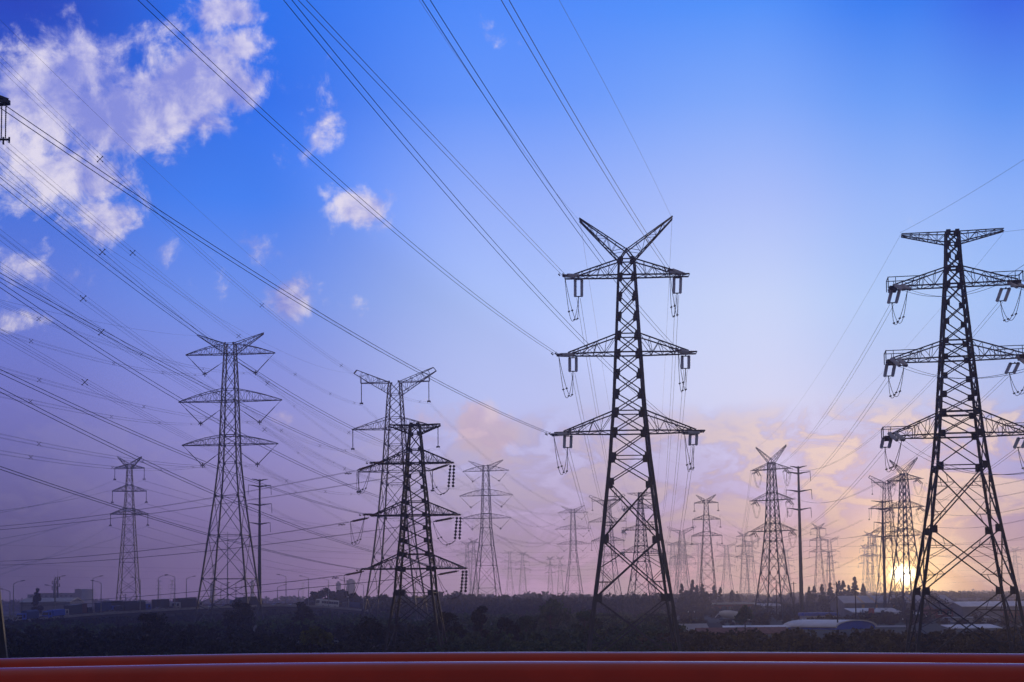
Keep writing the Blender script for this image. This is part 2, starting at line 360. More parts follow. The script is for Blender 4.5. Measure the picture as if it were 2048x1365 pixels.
class Tower:
    """prof: list of (py, half width px); arms: list of (py_bottom, py_top, half px)."""
    def __init__(s, name, cx, D, prof, rel, label, group='lattice pylons of the power lines', cat='pylon', mat_='steel', leg=0.45, br=0.16, gus=0.9, cxtop=None, **kw):
        s.D = D; s.k = D/FPX; s.cx = cx
        s.base = P(cx, 1197, D); s.base.z = 0
        a = math.atan2(s.base.x, D); s.rz = -a + R(rel); s.ca = math.cos(a)
        s.root = empty(name, s.base, s.rz, label, cat, group)
        s.mi = (Matrix.Translation(s.base) @ Matrix.Rotation(s.rz, 4, 'Z')).inverted()
        s.cr = math.cos(R(rel)); s.ys = s.cr + abs(math.sin(R(rel)))
        s.m = M[mat_]
        s.prof = sorted([(s.z(py), s.w(hw)) for py, hw in prof])
        z0, h0 = s.prof[0]; z1, h1 = s.prof[1]
        if 0 <= z0 < 2.5: s.prof[0] = (0.0, h0 + (h0-h1)/(z1-z0)*z0); z0 = 0
        if z0 > 0.01: s.prof.insert(0, (0.0, h0 + (h0-h1)/(z1-z0)*z0))
        mb = MB(); lattice_body(mb, s.prof, leg, br, gus, **kw); s.body = mb.build('lattice_body', s.m, s.root)
        for sx in (-1, 1):
            for sy in (-1, 1):
                fb = MB(); fb.box(sx*s.prof[0][1]-0.6, sx*s.prof[0][1]+0.6, sy*s.prof[0][1]-0.6, sy*s.prof[0][1]+0.6, -0.3, 0.35)
                fb.build('footing', M['concrete'], s.root)
    def z(s, py): return P(s.cx, py, s.D).z
    def w(s, px): return px*s.k*s.ca/s.ys
    def l(s, px): return px*s.k*s.ca/s.cr
    def hw(s, z):
        for (z0, h0), (z1, h1) in zip(s.prof, s.prof[1:]):
            if z0 <= z <= z1: return h0 + (h1-h0)*(z-z0)/(z1-z0)
        return s.prof[-1][1]
    def loc(s, px, py, dD=0.0): return s.mi @ P(px, py, s.D + dD)
    def arms(s, rows, n=7, ch=0.2, wb=0.09, tipw=0.7, arch=0.0, join=1.0):
        s.tips = []
        for pb, pt, half in rows:
            zb, zt = s.z(pb), s.z(pt); mb = MB(); Lm = s.l(half)
            for sd in (-1, 1): arm(mb, sd, zb, zt, s.hw(zb), s.hw(zt), Lm, tipw, n, ch, wb, arch=arch, join=join)
            h = s.hw(zb); mb.bar((-h, -h, zb), (h, -h, zb), ch); mb.bar((-h, h, zb), (h, h, zb), ch)
            h = s.hw(zt); mb.bar((-h, -h, zt), (h, -h, zt), ch*.8); mb.bar((-h, h, zt), (h, h, zt), ch*.8)
            mb.build('crossarm', s.m, s.root); s.tips.append((zb, Lm))
    def horns(s, z_lo, z_up, x_up, tipx, tipz, n=6, ch=0.18, wb=0.08, tipw=0.25, bulge=0.0):
        for sd in (-1, 1):
            mb = MB(); h = s.hw(z_lo)
            lo0 = [Vector((sd*h, y*h, z_lo)) for y in (-1, 1)]; up0 = [Vector((sd*x_up, y*h*0.9, z_up)) for y in (-1, 1)]
            t1 = [Vector((sd*tipx, y*tipw, tipz-0.15)) for y in (-1, 1)]; t2 = [Vector((sd*tipx, y*tipw, tipz+0.15)) for y in (-1, 1)]
            truss(mb, lo0, t1, up0, t2, n, ch, wb, 0.0)
            mb.bar(t2[0], t2[1], ch)
            mb.build('earth_wire_peak', s.m, s.root)
    def strings(s, pairs, r, m, gap=0.55, nm='insulator_string', pitch=0.22, vertical=False):
        """pairs: (pxa, pya, dDa, pxb, pyb, dDb); each makes a twin string with yoke plates"""
        for (xa, ya, da, xb, yb, db) in pairs:
            a = s.loc(xa, ya, da); b = s.loc(xb, yb, db); d = (b-a).normalized()
            sdv = d.cross(Vector((0, 1, 0))) if abs(d.z) > abs(d.y) and abs(d.z) > 0.5 else d.cross(Vector((0, 0, 1)))
            if vertical: sdv = Vector((1, 0, 0))
            sdv = sdv.normalized()*gap
            a2 = a + d*0.35; b2 = b - d*0.35
            mb = MB()
            for q in (-1, 1): ribbed(mb, a2+sdv*q, b2+sdv*q, r, pitch)
            o = mb.build(nm, m, s.root, smooth=True)
            y = MB(); y.bar(a, a2, .12); y.bar(a2-sdv*1.2, a2+sdv*1.2, .16, .1); y.build('yoke', M['darksteel'], o)
            y = MB(); y.bar(b2-sdv*1.2, b2+sdv*1.2, .16, .1); y.bar(b, b2, .12); y.build('yoke', M['darksteel'], o)
    def jumper(s, pts, r=0.035, gap=0.25):
        """pts: px, py, dD control points, quadratic loop, twin cable"""
        a, c, b = [s.loc(*p) for p in pts]; cc = c*2 - (a+b)*0.5
        for q in (-1, 1):
            mb = MB(); off = Vector((q*gap, 0, q*0.08)); L_ = []
            for i in range(17):
                t = i/16; L_.append(a*(1-t)**2 + cc*2*t*(1-t) + b*t*t + off*math.sin(math.pi*t))
            mb.tube(L_, r, 5)
            for i in (5, 11): mb.bar(L_[i]-Vector((.12,0,.05)), L_[i]+Vector((.12,0,.05)), 0.16)
            mb.build('jumper_cable', M['wire'], s.root)
    def hang(s, rows, r=0.12, m=None):
        """single suspension strings: (px, py_top, py_bottom, side)"""
        for (x, zt, zb) in rows:
            mb = MB(); ribbed(mb, (x, 0, zt), (x, 0, zb+0.7), r, 0.3, 6)
            o = mb.build('insulator_string', m or M['steel'], s.root)
            c = MB(); c.bar((x-0.55,0,zb+0.45),(x+0.55,0,zb+0.45),0.18,0.5); c.bar((x-0.45,0,zb+0.05),(x-0.45,0,zb+0.5),.16); c.bar((x+0.45,0,zb+0.05),(x+0.45,0,zb+0.5),.16); c.bar((x,0,zb+.4),(x,0,zb+.9),.2)
            c.build('suspension_clamp', M['darksteel'], o)

# --- the tall pylon right of the centre
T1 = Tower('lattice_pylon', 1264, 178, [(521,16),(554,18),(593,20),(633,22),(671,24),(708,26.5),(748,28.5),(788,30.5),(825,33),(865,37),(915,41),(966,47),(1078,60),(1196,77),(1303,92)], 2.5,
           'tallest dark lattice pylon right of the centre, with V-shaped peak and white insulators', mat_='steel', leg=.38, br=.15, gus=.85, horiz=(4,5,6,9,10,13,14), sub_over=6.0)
T1.arms([(553,521,126),(708,671,138),(865,825,151)], n=5, ch=.17, wb=.065, tipw=.8, join=.88)
zc = T1.z(500)
T1.horns(T1.z(521), zc, 0.15, T1.l(94), T1.z(438), n=5, ch=.15, wb=.055)
mb = MB(); h = T1.hw(T1.z(521))
for sx in (-1,1):
    for sy in (-1,1): mb.bar((sx*h,sy*h,T1.z(521)),(0,sy*h*.9,zc),.16)
mb.bar((0,-h*.9,zc),(0,h*.9,zc),.16)
mb.build('peak_frame', T1.m, T1.root)
T1.strings([(1156,553,0,1128,551,-3),(1146,711,0,1116,710,-3),(1136,868,0,1106,870,-3),(1366,550,0,1338,540,-3),(1380,708,0,1354,700,-3),(1396,866,0,1368,866,-3)], .22, M['ceramic'], .32)
T1.strings([(1157,556,0,1157,597,3.5),(1146,713,0,1146,746,3.5),(1136,870,0,1135,898,3.5),(1355,553,0,1354,590,3.5),(1371,710,0,1371,740,3.5),(1387,868,0,1386,892,3.5)], .2, M['ceramic'], .42, vertical=True)
for a, b, c in (((1129,551,-3),(1147,640,0),(1157,597,3.5)),((1117,710,-3),(1136,794,0),(1146,746,3.5)),((1107,870,-3),(1126,948,0),(1135,898,3.5)),
                ((1339,540,-3),(1349,632,0),(1354,590,3.5)),((1356,700,-3),(1366,782,0),(1371,740,3.5)),((1369,868,-3),(1381,942,0),(1386,892,3.5))):
    T1.jumper((a, b, c))
# --- the pylon at the right edge
T2 = Tower('lattice_pylon', 1928, 165, [(466,14.5),(488,15.5),(513,16.5),(538,18),(570,21),(608,24.5),(646,28),(685,31.5),(717,34.5),(755,38),(792,41.5),(828,44.5),(870,49),(934,57),(1060,78),(1182,102),(1305,122)], 7.5,
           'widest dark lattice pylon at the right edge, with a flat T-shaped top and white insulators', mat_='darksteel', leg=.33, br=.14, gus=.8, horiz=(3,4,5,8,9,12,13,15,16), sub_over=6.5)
T2.arms([(571,536,133),(718,684,142),(871,826,152)], n=5, ch=.15, wb=.06, tipw=1.1, join=.95)
mb = MB(); zt, zl = T2.z(466), T2.z(487)
for sd in (-1,1): arm(mb, sd, zl, zt, T2.hw(zl), T2.hw(zt), T2.l(104), .3, 5, .12, .055, ztip_b=zt-.1, ztip_t=zt+.15)
for y in (-1,1): mb.bar((-T2.hw(zt), y*T2.hw(zt), zt), (T2.hw(zt), y*T2.hw(zt), zt), .18)
mb.build('earth_wire_crossarm', T2.m, T2.root)
for (zb, Lm) in T2.tips:            # railed platforms at the arm ends
    for sd in (-1,1):
        mb = MB()
        for y in (-1.2,1.2):
            mb.bar((sd*(Lm-3.4),y,zb+1.1),(sd*(Lm+.15),y,zb+1.1),.08); mb.bar((sd*(Lm+.15),y,zb-.2),(sd*(Lm+.15),y,zb+1.15),.1); mb.bar((sd*(Lm-3.4),y,zb+1.1),(sd*(Lm-3.4),y,zb),.08)
            mb.bar((sd*(Lm-.7),y,zb-.1),(sd*(Lm-.7),y,zb+1.1),.07)
        mb.bar((sd*(Lm+.15),-1.2,zb+1.1),(sd*(Lm+.15),1.2,zb+1.1),.08); mb.box(min(sd*(Lm-.9),sd*Lm),max(sd*(Lm-.9),sd*Lm),-1,1,zb-.35,zb+.1)
        mb.build('end_platform', T2.m, T2.root)
T2.strings([(1792,577,0,1784,609,3.5),(1782,727,0,1777,755,3.5),(1775,875,0,1770,897,3.5),(2012,575,0,2001,605,3.5),(2030,725,0,2019,748,3.5),(2046,875,0,2036,897,3.5)], .21, M['ceramic'], .45, vertical=True)
T2.strings([(1796,570,-.5,1815,580,-4),(1788,717,-.5,1808,733,-4),(1783,866,-.5,1803,882,-4),(2022,565,-.5,2043,575,-4),(2040,713,-.5,2062,729,-4),(2055,860,-.5,2076,877,-4)], .23, M['ceramic'], .4)
for a, b, c in (((1784,609,3.5),(1797,648,0),(1815,581,-4)),((1777,755,3.5),(1790,795,0),(1808,734,-4)),((1770,897,3.5),(1782,943,0),(1803,883,-4)),
                ((2001,605,3.5),(2020,642,0),(2043,576,-4)),((2019,748,3.5),(2040,790,0),(2062,730,-4)),((2036,897,3.5),(2057,940,0),(2076,878,-4))):
    T2.jumper((a, b, c))
# --- the small black angle pylon left of the centre
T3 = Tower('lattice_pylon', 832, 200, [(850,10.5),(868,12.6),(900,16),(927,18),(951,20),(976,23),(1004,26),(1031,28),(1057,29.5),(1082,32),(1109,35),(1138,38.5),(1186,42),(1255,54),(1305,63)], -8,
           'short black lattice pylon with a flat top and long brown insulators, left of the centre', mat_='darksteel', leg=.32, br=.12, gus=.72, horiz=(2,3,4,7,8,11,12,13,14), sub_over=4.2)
T3.arms([(927,900,77),(1031,1004,90),(1138,1109,102)], n=6, ch=.16, wb=.06, tipw=.5, join=.93)
mb = MB(); zt, zl = T3.z(851), T3.z(868)
for sd in (-1,1): arm(mb, sd, zl, zt, T3.hw(zl), T3.hw(zt), T3.l(51), .25, 5, .15, .07, ztip_b=zt-.1, ztip_t=zt+.12)
for y in (-1,1): mb.bar((-T3.hw(zt), y*T3.hw(zt), zt), (T3.hw(zt), y*T3.hw(zt), zt), .15)
mb.build('earth_wire_crossarm', T3.m, T3.root)
T3.strings([(764,925,0,744,926,-4),(752,1030,0,730,1029,-4),(746,1137,0,724,1139,-4),(905,926,0,887,925,-4),(918,1030,0,900,1029,-4),(930,1137,0,912,1137,-4)], .15, M['brownins'], .22)
T3.strings([(752,929,0,714,941,.5),(738,1036,0,701,1044,.5),(728,1143,0,688,1151,.5),(899,929,0,860,942,.5),(908,1036,0,866,1044,.5),(918,1142,0,875,1150,.5)], .14, M['brownins'], .2)
for x0, y0, y1 in ((908,930,976),(921,1034,1080),(933,1141,1186)):
    for dx in (-7, 0):
        a = T3.loc(x0+dx, y0); b = T3.loc(x0+dx*1.3-2, y1); mb = MB(); ribbed(mb, a, b, .2, .42, 8, .25); mb.build('insulator_string', M['darkins'], T3.root)
for a, b, c in (((714,942,.5),(722,988,0),(744,927,-4)),((701,1045,.5),(712,1090,0),(730,1030,-4)),((688,1152,.5),(700,1197,0),(724,1140,-4)),
                ((860,943,.5),(877,986,0),(899,976,-1)),((866,1045,.5),(888,1086,0),(911,1080,-1)),((875,1151,.5),(899,1194,0),(923,1186,-1))):
    T3.jumper((a, b, c), r=.03)
# --- type B: wide arched arms and V strings (left, tall)
def make_B(cx, D, label):
    T = Tower('lattice_pylon', cx, D, [(688,12.2),(708,13),(744,15),(779,16.8),(802,17.8),(836,19),(871,20.5),(890,21.3),(926,22.8),(993,30.6),(1071,42),(1158,55),(1210,63),(1246,69)], -16,
              label, leg=.5, br=.16, gus=.8, horiz=(2,3,4,5,6,7,9,10,12), sub_over=50)
    lv = []
    T.arms([(709,688,90),(803,779,104),(890,872,96.5)], n=8, ch=.2, wb=.08, tipw=.25, arch=.35)
    T.horns(T.z(708), T.z(688), T.hw(T.z(688)), T.l(67), T.z(669), n=6, ch=.2, wb=.08, tipw=.3)
    T.V = []
    for (zb, Lm), py in zip(T.tips, (748, 847, 931)):
        for sd in (-1, 1):
            b = Vector((sd*Lm*.57, 0, T.z(py))); h = T.hw(zb)
            for a in (Vector((sd*Lm*.985, 0, zb)), Vector((sd*(h+.3), 0, zb-2.2))):
                mb = MB(); d = (b-a).normalized(); e = b-d*.6; a2 = a+d*.2
                mb.tube([a2, a2.lerp(e,.3)], .07, 5); ribbed(mb, a2.lerp(e,.3), e, .15, .35, 6); mb.build('insulator_string', T.m, T.root)
            mb = MB(); mb.bar(b-Vector((.7,0,.1)), b+Vector((.7,0,.5)), .25); mb.bar(b-Vector((.7,0,-.5)), b+Vector((.7,0,-.1)), .25); mb.bar(b+Vector((0,0,.9)), b-Vector((0,0,.7)), .25)
            mb.build('suspension_clamp', M['darksteel'], T.root); T.V.append(b)
    return T
T4 = make_B(459, 450, 'tall blue-grey lattice pylon on the left with arched crossarms, beside a slim pole')
# --- type C: cat-ear top
T5 = Tower('lattice_pylon', 792, 445, [(765,13.2),(789,15.4),(812,17),(836,18.7),(858,20.3),(890,22.3),(922,24.5),(943,26),(968,28.3),(1035,35),(1115,45),(1195,58),(1246,66)], -13,
           'blue-grey lattice pylon with ear-shaped top, rising behind the short black pylon', leg=.48, br=.16, gus=.8, horiz=(1,3,4,7,8,9,11), sub_over=50)
T5.arms([(858,836,87),(943,922,75)], n=7, ch=.19, wb=.08, tipw=.3)
mb = MB()
for sd in (-1,1):
    h = T5.hw(T5.z(789)); hu = T5.hw(T5.z(765)); tx, tz = T5.l(83), T5.z(743); ax = T5.l(69); az_ = T5.z(765)
    lo0=[Vector((sd*h,y*h,T5.z(789))) for y in (-1,1)]; lo1=[Vector((sd*tx,y*.3,tz-.3)) for y in (-1,1)]
    up0=[Vector((sd*hu,y*hu,az_)) for y in (-1,1)]; up1=[Vector((sd*tx*.93,y*.3,tz+.8)) for y in (-1,1)]
    truss(mb, lo0, lo1, up0, up1, 6, .2, .09)
    for y in (0,1):
        mb.bar(up0[y], (sd*ax,(-.4,.4)[y],az_), .22); mb.bar(lo1[y], up1[y], .2)
        q = lo0[y].lerp(lo1[y], .8); mb.bar((sd*ax,(-.4,.4)[y],az_), q, .16); mb.bar((sd*ax*.78,(-.4,.4)[y],az_), q, .12); mb.bar((sd*ax*.78,(-.4,.4)[y],az_), lo0[y].lerp(lo1[y], .62), .12)
mb.build('ear_crossarm', T5.m, T5.root)
T5.tips.insert(0, (az_, T5.l(69)))
for (zb, Lm), py in zip(T5.tips, (808, 899, 986)): T5.hang([(-Lm*.985, zb, T5.z(py)), (Lm*.985, zb, T5.z(py))], .15)
# --- type D: slim suspension pylon
T6 = Tower('lattice_pylon', 257, 600, [(929,5.3),(937,5.6),(952,6.4),(970,7.4),(983,8.4),(1000,9.4),(1017,10.6),(1029,11.6),(1050,13),(1071,14.5),(1091,16),(1125,18.6),(1160,21),(1185,23)], -12,
           'slim lattice pylon far left, standing behind the lorries on the highway', leg=.32, br=.13, gus=.5, horiz=(1,3,4,6,7,10,11,12), sub_over=50)
T6.arms([(937,929,30),(983,971,34.5),(1029,1017,38)], n=5, ch=.22, wb=.12, tipw=.3)
T6.horns(T6.z(937), T6.z(927), .3, T6.l(24), T6.z(914.5), n=5, ch=.22, wb=.11)
for (zb, Lm), py in zip(T6.tips, (961,1007,1053)): T6.hang([(-Lm*.985, zb, T6.z(py)), (Lm*.985, zb, T6.z(py))], .14)

# --- copies down the lines. The structure is shared; position, bearing and size differ
def root_at(root, H, cx, ytop, rel, k=1.0, kx=1.0, label=None):
    D = (k*H-EYE)/(P(cx, ytop, 1.0).z-EYE); b = P(cx, 1197, D); b.z = 0
    c = copy_tree(root); c.location = b; c.rotation_euler = (0, 0, -math.atan2(b.x, D)+R(rel)); c.scale = (k*kx, k*kx, k)
    c['label'] = label; return c, D
H1 = T1.z(437); H2 = T2.z(465); H4 = T4.z(666); H5 = T5.z(739); H6 = T6.z(914)
# tension pylons of the first kind with small dark insulator clusters: a fresh root with shared meshes
protoA = empty('lattice_pylon', T1.base, T1.rz, 'x', 'pylon', 'lattice pylons of the power lines')
for ch in T1.root.children:
    if ch.name.split('.')[0] in ('lattice_body','crossarm','earth_wire_peak','peak_frame','footing'):
        c = ch.copy(); C.objects.link(c); c.parent = protoA
for zb, Lm in T1.tips:
    for sd in (-1, 1):
        mb = MB(); x = sd*(Lm-2.2)
        for dy, dz in ((-2.6,-1.3),(2.6,-1.6)):
            for q in (-.4,.4): ribbed(mb, (x+q,0,zb-.3),(x+q+.3*sd,dy,zb+dz), .17, .35, 6)
        mb.build('insulator_string', M['darksteel'], protoA)
        mb = MB()
        for q in (-.2,.2): mb.tube([(x+q+t*0.5, -2.6+5.2*t, zb-1.4-4.2*4*t*(1-t)*(1 if i else 1)) for i, t in enumerate([j/12 for j in range(13)])], .05, 4)
        mb.build('jumper_cable', M['wire'], protoA)
TA = []
def use(root, first, *a, **kw):
    """place the prototype itself the first time, then copies"""
    if first:
        H, cx, ytop, rel = a[:4]; k = kw.get('k', 1); kx = kw.get('kx', 1)
        D = (k*H-EYE)/(P(cx, ytop, 1.0).z-EYE); b = P(cx, 1197, D); b.z = 0
        root.location = b; root.rotation_euler = (0, 0, -math.atan2(b.x, D)+R(rel)); root.scale = (k*kx, k*kx, k); root['label'] = kw['label']; return root, D
    return root_at(root, *a, **kw)
TA.append(use(protoA, True, H1, 1549, 893, -25, kx=.9, label='mid-distance lattice pylon with a V-shaped peak, standing beside the thick grey pole on the right'))
TA.append(root_at(protoA, H1, 1815, 918, -32, kx=.95, label='lattice pylon with a V-shaped peak in front of the setting sun'))
for cx, yt, k, lab in ((1284,986,.95,'lattice pylon with a flat top seen between the legs of the tall central pylon'),):
    root_at(T2.root, H2, cx, yt, -18, k, .95, lab)
TB = []
for cx, yt, rel, k, lab in ((974,920,13,.92,'pale lattice pylon with arched arms and V-hung insulators, right of the short black pylon'),
                       (1148,1011,11,.95,'pale lattice pylon with arched arms seen between the central pylon and its left neighbour'),
                       (1020,1100,12,1.15,'very faint pylon over the far trees, left one of a pair'),
                       (1366,1085,20,1.1,'very faint pylon directly behind the first wide pylon right of the central one'),
                       (1401,1082,15,1.15,'faint broad pylon just left of the dark suspension pylon'),
                       (1537,1094,16,1.2,'very faint pylon visible through the V-peaked mid-distance pylon'),
                       (935,1081,14,1.1,'very faint broad pylon just left of the arched pale one')):
    TB.append(root_at(T4.root, H4, cx, yt, -rel, k, 1.0, lab))
TC = []
for cx, yt, rel, k, kx, lab in ((1217,990,18,.9,1,'pale ear-topped pylon close behind the left leg of the tall central pylon'),
                       (1366,1053,12,.85,1.12,'pale ear-topped pylon just right of the tall central pylon'),
                       (1455,1085,14,.95,1.1,'faint ear-topped pylon between the dark suspension pylon and the next one'),
                       (1503,1077,20,1.05,1,'faint ear-topped pylon left of the V-peaked mid-distance pylon'),
                       (1780,950,22,.62,.8,'lattice pylon close behind the one in front of the sun'),
                       (1347,1080,14,1.15,1,'very faint pylon hugging the right leg of the tall central pylon'),
                       (1662,1073,10,.9,.9,'hazy pylon right of the first pylon beyond the thick grey pole')):
    TC.append(root_at(T5.root, H5, cx, yt, -rel, k, kx, lab))
TD = []
for cx, yt, rel, k, kx, lab in ((1416,990,6,.85,1.15,'dark suspension pylon with three straight arms between the central and the V-peaked pylon'),
                       (1490,1063,8,.95,1.1,'small suspension pylon right of the dark suspension pylon'),
                       (1640,1047,10,.95,1.05,'suspension pylon just right of the thick grey pole'),
                       (1101,1113,10,.95,1.0,'small hazy suspension pylon left of the arched pylon near the centre'),
                       (948,1077,8,1.1,1.0,'hazy slim pylon overlapping the left leg of the arched pale pylon'),
                       (1046,1103,8,1.3,1.3,'very faint pylon over the far trees, right one of a pair'),
                       (1121,1112,8,1.3,1.2,'very faint pylon touching the arched pylon near the centre'),
                       (1575,1096,12,1.2,1.3,'very faint pylon between the V-peaked pylon and the thick pole'),
                       (1742,1062,14,1.0,1.0,'hazy pylon left of the sun, nearest the slim pole'),
                       (1752,1066,14,1.25,1.1,'second hazy pylon left of the sun'),
                       (1733,1090,14,1.4,1.2,'third and faintest hazy pylon left of the sun'),
                       (2033,1094,14,1.2,1.2,'very faint pylon at the right edge beyond the widest pylon'),
                       (318,1160,14,.6,1.2,'tiny hazy pylon over the highway, left one of two'),
                       (344,1159,14,.62,1.2,'tiny hazy pylon over the highway, right one of two'),
                       (188,1178,14,.6,1.2,'tiniest hazy pylon over the highway beside the slim far-left pylon'),
                       (427,1128,14,.9,1.0,'small hazy pylon seen through the left leg of the tall left pylon'),
                       (486,1135,14,.9,1.0,'small hazy pylon seen between the right legs of the tall left pylon'),
                       (606,1165,10,.75,1.0,'tiny hazy pylon over the highway right of the tubular pole')):
    TD.append(root_at(T6.root, H6, cx, yt, -rel, k, kx, lab))

# --- tubular poles with three pairs of arms
def monopole(cx, D, ytop, rows, hwt, hwb, label, strings=True, rel=8, m='steel'):
    b = P(cx, 1197, D); b.z = 0; a = math.atan2(b.x, D); k = D/FPX*math.cos(a)
    root = empty('tubular_pole', b, -a+R(rel), label, 'power pole', 'tubular power poles')
    zt = P(cx, ytop, D).z; mb = MB(); mb.tube([(0,0,0),(0,0,zt*.5),(0,0,zt)], [hwb*k,(hwb+hwt)/2*k,hwt*k], 12)
    mb.tube([(0,0,0),(0,0,.5)], [hwb*k*1.5]*2, 12)
    for f in (.25,.5,.75): mb.tube([(0,0,zt*f),(0,0,zt*f+.25)], (hwb+(hwt-hwb)*f)*k*1.12, 12)
    mb.build('pole_shaft', M[m], root, smooth=False)
    for i, (py, half) in enumerate(rows):
        z = P(cx, py, D).z; mb = MB()
        for sd in (-1,1):
            mb.tube([(0,0,z-.35),(sd*half*k*.55,0,z+.05),(sd*half*k,0,z+.25)], [.32,.2,.1], 6)
        mb.build('crossarm', M[m], root)
        if i and strings:
            for sd in (-1,1):
                mb = MB(); x = sd*half*k*.98; ribbed(mb, (x,0,z+.2),(x+.15*sd,0,z-(18*D/FPX)), .1, .3, 5); mb.build('insulator_string', M['steel'], root)
    return root
monopole(519, 480, 959, [(960,16),(972,23),(1009,24.5),(1047,21.5)], 1.7, 4.6, 'slim grey tubular power pole standing just right of the tall left pylon')
monopole(1603, 430, 933, [(934,17),(945.5,24),(981.5,26),(1018,24)], 2.0, 4.6, 'thick grey tubular power pole right of the V-peaked mid-distance pylon')
monopole(1770, 520, 1001, [(1003,22),(1018,23),(1045.5,18),(1073,18)], 1.8, 3.4, 'grey tubular power pole left of the sun')
monopole(1661, 1200, 1102, [(1104,11),(1113,12),(1128,12),(1141,12)], .9, 1.6, 'thin far tubular pole beyond the thick grey one', False)
monopole(455, 1250, 1063, [(1087,5),(1095,6),(1110,6)], .5, 1.8, 'far tubular pole seen between the legs of the tall left pylon', False)
# ------------------------------------------------------------------ conductors
def cable(A, B, t0=0.0, t1=1.0, sag=0.0, n=2, gap=.45, r=.022, spacers=0, label='', seg=28, group='conductors strung between the pylons', m=None):
    """A bundle of n parallel wires along the sagging curve A to B (t beyond 1 runs on out of the frame)."""
    A = Vector(A); B = Vector(B)
    def q(t): return A + (B-A)*t - Vector((0,0,4*sag*t*(1-t)))
    d = (B-A); d.z = 0; sx = d.cross(Vector((0,0,1))).normalized()*gap/2; up = Vector((0,0,gap/2))
    offs = {1:[Vector()], 2:[sx, -sx], 4:[sx+up, -sx+up, sx-up, -sx-up]}[n]
    mb = MB(); ts = [t0+(t1-t0)*i/seg for i in range(seg+1)]
    for o in offs: mb.tube([q(t)+o for t in ts], r, 4)
    w_ = mb.build('conductor', m or M['wire'])
    tag(w_, label, 'power cable', group)
    if spacers:
        for i in range(spacers):
            c = q(t0+(t1-t0)*(i+.38)/spacers); s_ = MB()
            if n == 4:
                s_.bar(c+(sx+up), c-(sx+up), .05); s_.bar(c+(up-sx), c-(up-sx), .05)
                for o in offs: s_.bar(c+o-d.normalized()*.12, c+o+d.normalized()*.12, .07)
            else: s_.bar(c+sx, c-sx, .08)
            s_.build('spacer', M['darksteel'], w_)
    return w_
def dampers(A, B, w_):
    A = Vector(A); B = Vector(B); d = (B-A).normalized(); s_ = MB()
    sx = d.cross(Vector((0,0,1))).normalized()*.25
    for o in (sx, -sx):
        c = A + d*2.2 + o; s_.bar(c-Vector((0,0,.05)), c-Vector((0,0,.3)), .06); s_.bar(c+d*.3-Vector((0,0,.3)), c-d*.3-Vector((0,0,.3)), .05)
        for q in (-1,1): s_.bar(c+d*.22*q-Vector((0,0,.3)), c+d*.4*q-Vector((0,0,.3)), .14)
    s_.build('vibration_damper', M['darksteel'], w_)
def pc(a, b, mid=None, **kw):
    """a, b = (px, py, D); mid = photo pixel y wanted for the wire at the middle pixel x (sets the sag)"""
    A, B = P(*a), P(*b); sag = kw.pop('sag', 0.0)
    if mid is not None:
        mx, my = mid; lo, hi = -12.0, 40.0
        def yat(sg):
            best = None
            for i in range(101):
                t = i/100; p = A+(B-A)*t-Vector((0,0,4*sg*t*(1-t))); x, y = proj(p)
                if best is None or abs(x-mx) < best[0]: best = (abs(x-mx), y)
            return best[1]
        for _ in range(22):
            c = (lo+hi)/2
            if yat(c) < my: lo = c
            else: hi = c
        sag = (lo+hi)/2
    w_ = cable(A, B, sag=sag, **kw)
    if kw.get('_d'): pass
    return w_
CMI = CM.transposed()
def proj(p):
    v = CMI @ (p - Vector((0,0,EYE))); return 1024 + v.x/-v.z*FPX, 682.5 - (v.y/-v.z - cam_d.shift_y*0.72)*FPX
NEAR = 'conductors passing overhead from the tall central pylon'
# overhead from the central pylon towards and past the camera
def over(a, b, mid, lab, n=2, gap=.45, r=.026, ext=1.35):
    w_ = pc(a, b, mid, n=n, gap=gap, r=r, t1=ext, label=lab, group=NEAR, seg=40)
    if n == 2: dampers(P(*a), P(*b), w_)
over((1128,551,175), (604,0,80), (820,232), 'twin wires climbing from the top left arm of the central pylon to the top edge')
over((1116,710,175), (284,0,74), (723,400), 'twin wires climbing from the middle left arm of the central pylon to the top edge')
over((1106,870,175), (0,210,72), (560,580), 'twin wires from the bottom left arm of the central pylon to the left edge')
over((1338,540,175), (1010,0,82), (1190,310), 'twin wires climbing from the top right arm of the central pylon to the top edge')
over((1354,700,175), (852,0,80), (1140,432), 'twin wires climbing from the middle right arm of the central pylon to the top edge')
over((1368,866,175), (575,0,76), (1110,625), 'twin wires climbing from the bottom right arm of the central pylon to the top edge')
over((1159,441,178), (838,0,85), (990,222), 'thin earth wire climbing from the left peak of the central pylon', 1, r=.012)
over((1344,437,178), (1118,0,85), (1230,206), 'thin earth wire climbing from the right peak of the central pylon', 1, r=.012)
# onwards from the central pylon to the flat-topped one beyond it
G2 = 'conductors descending beyond the central pylon'
for (a, b, lab) in (((1157,597,181.5),(1250,1030,575),'top left'),((1146,746,181.5),(1245,1082,575),'middle left'),((1135,898,181.5),(1240,1136,575),'bottom left'),
                    ((1354,590,181.5),(1322,1032,575),'top right'),((1371,740,181.5),(1326,1084,575),'middle right'),((1386,892,181.5),(1330,1138,575),'bottom right')):
    pc(a, b, n=2, gap=.45, r=.022, sag=9.0, label=f'twin wires dropping away behind from the {lab} arm of the central pylon', group=G2)
pc((1160,441,178),(1255,988,575), n=1, r=.014, sag=5, label='earth wire dropping away behind from the left peak of the central pylon', group=G2)
pc((1344,438,178),(1312,988,575), n=1, r=.014, sag=5, label='earth wire dropping away behind from the right peak of the central pylon', group=G2)
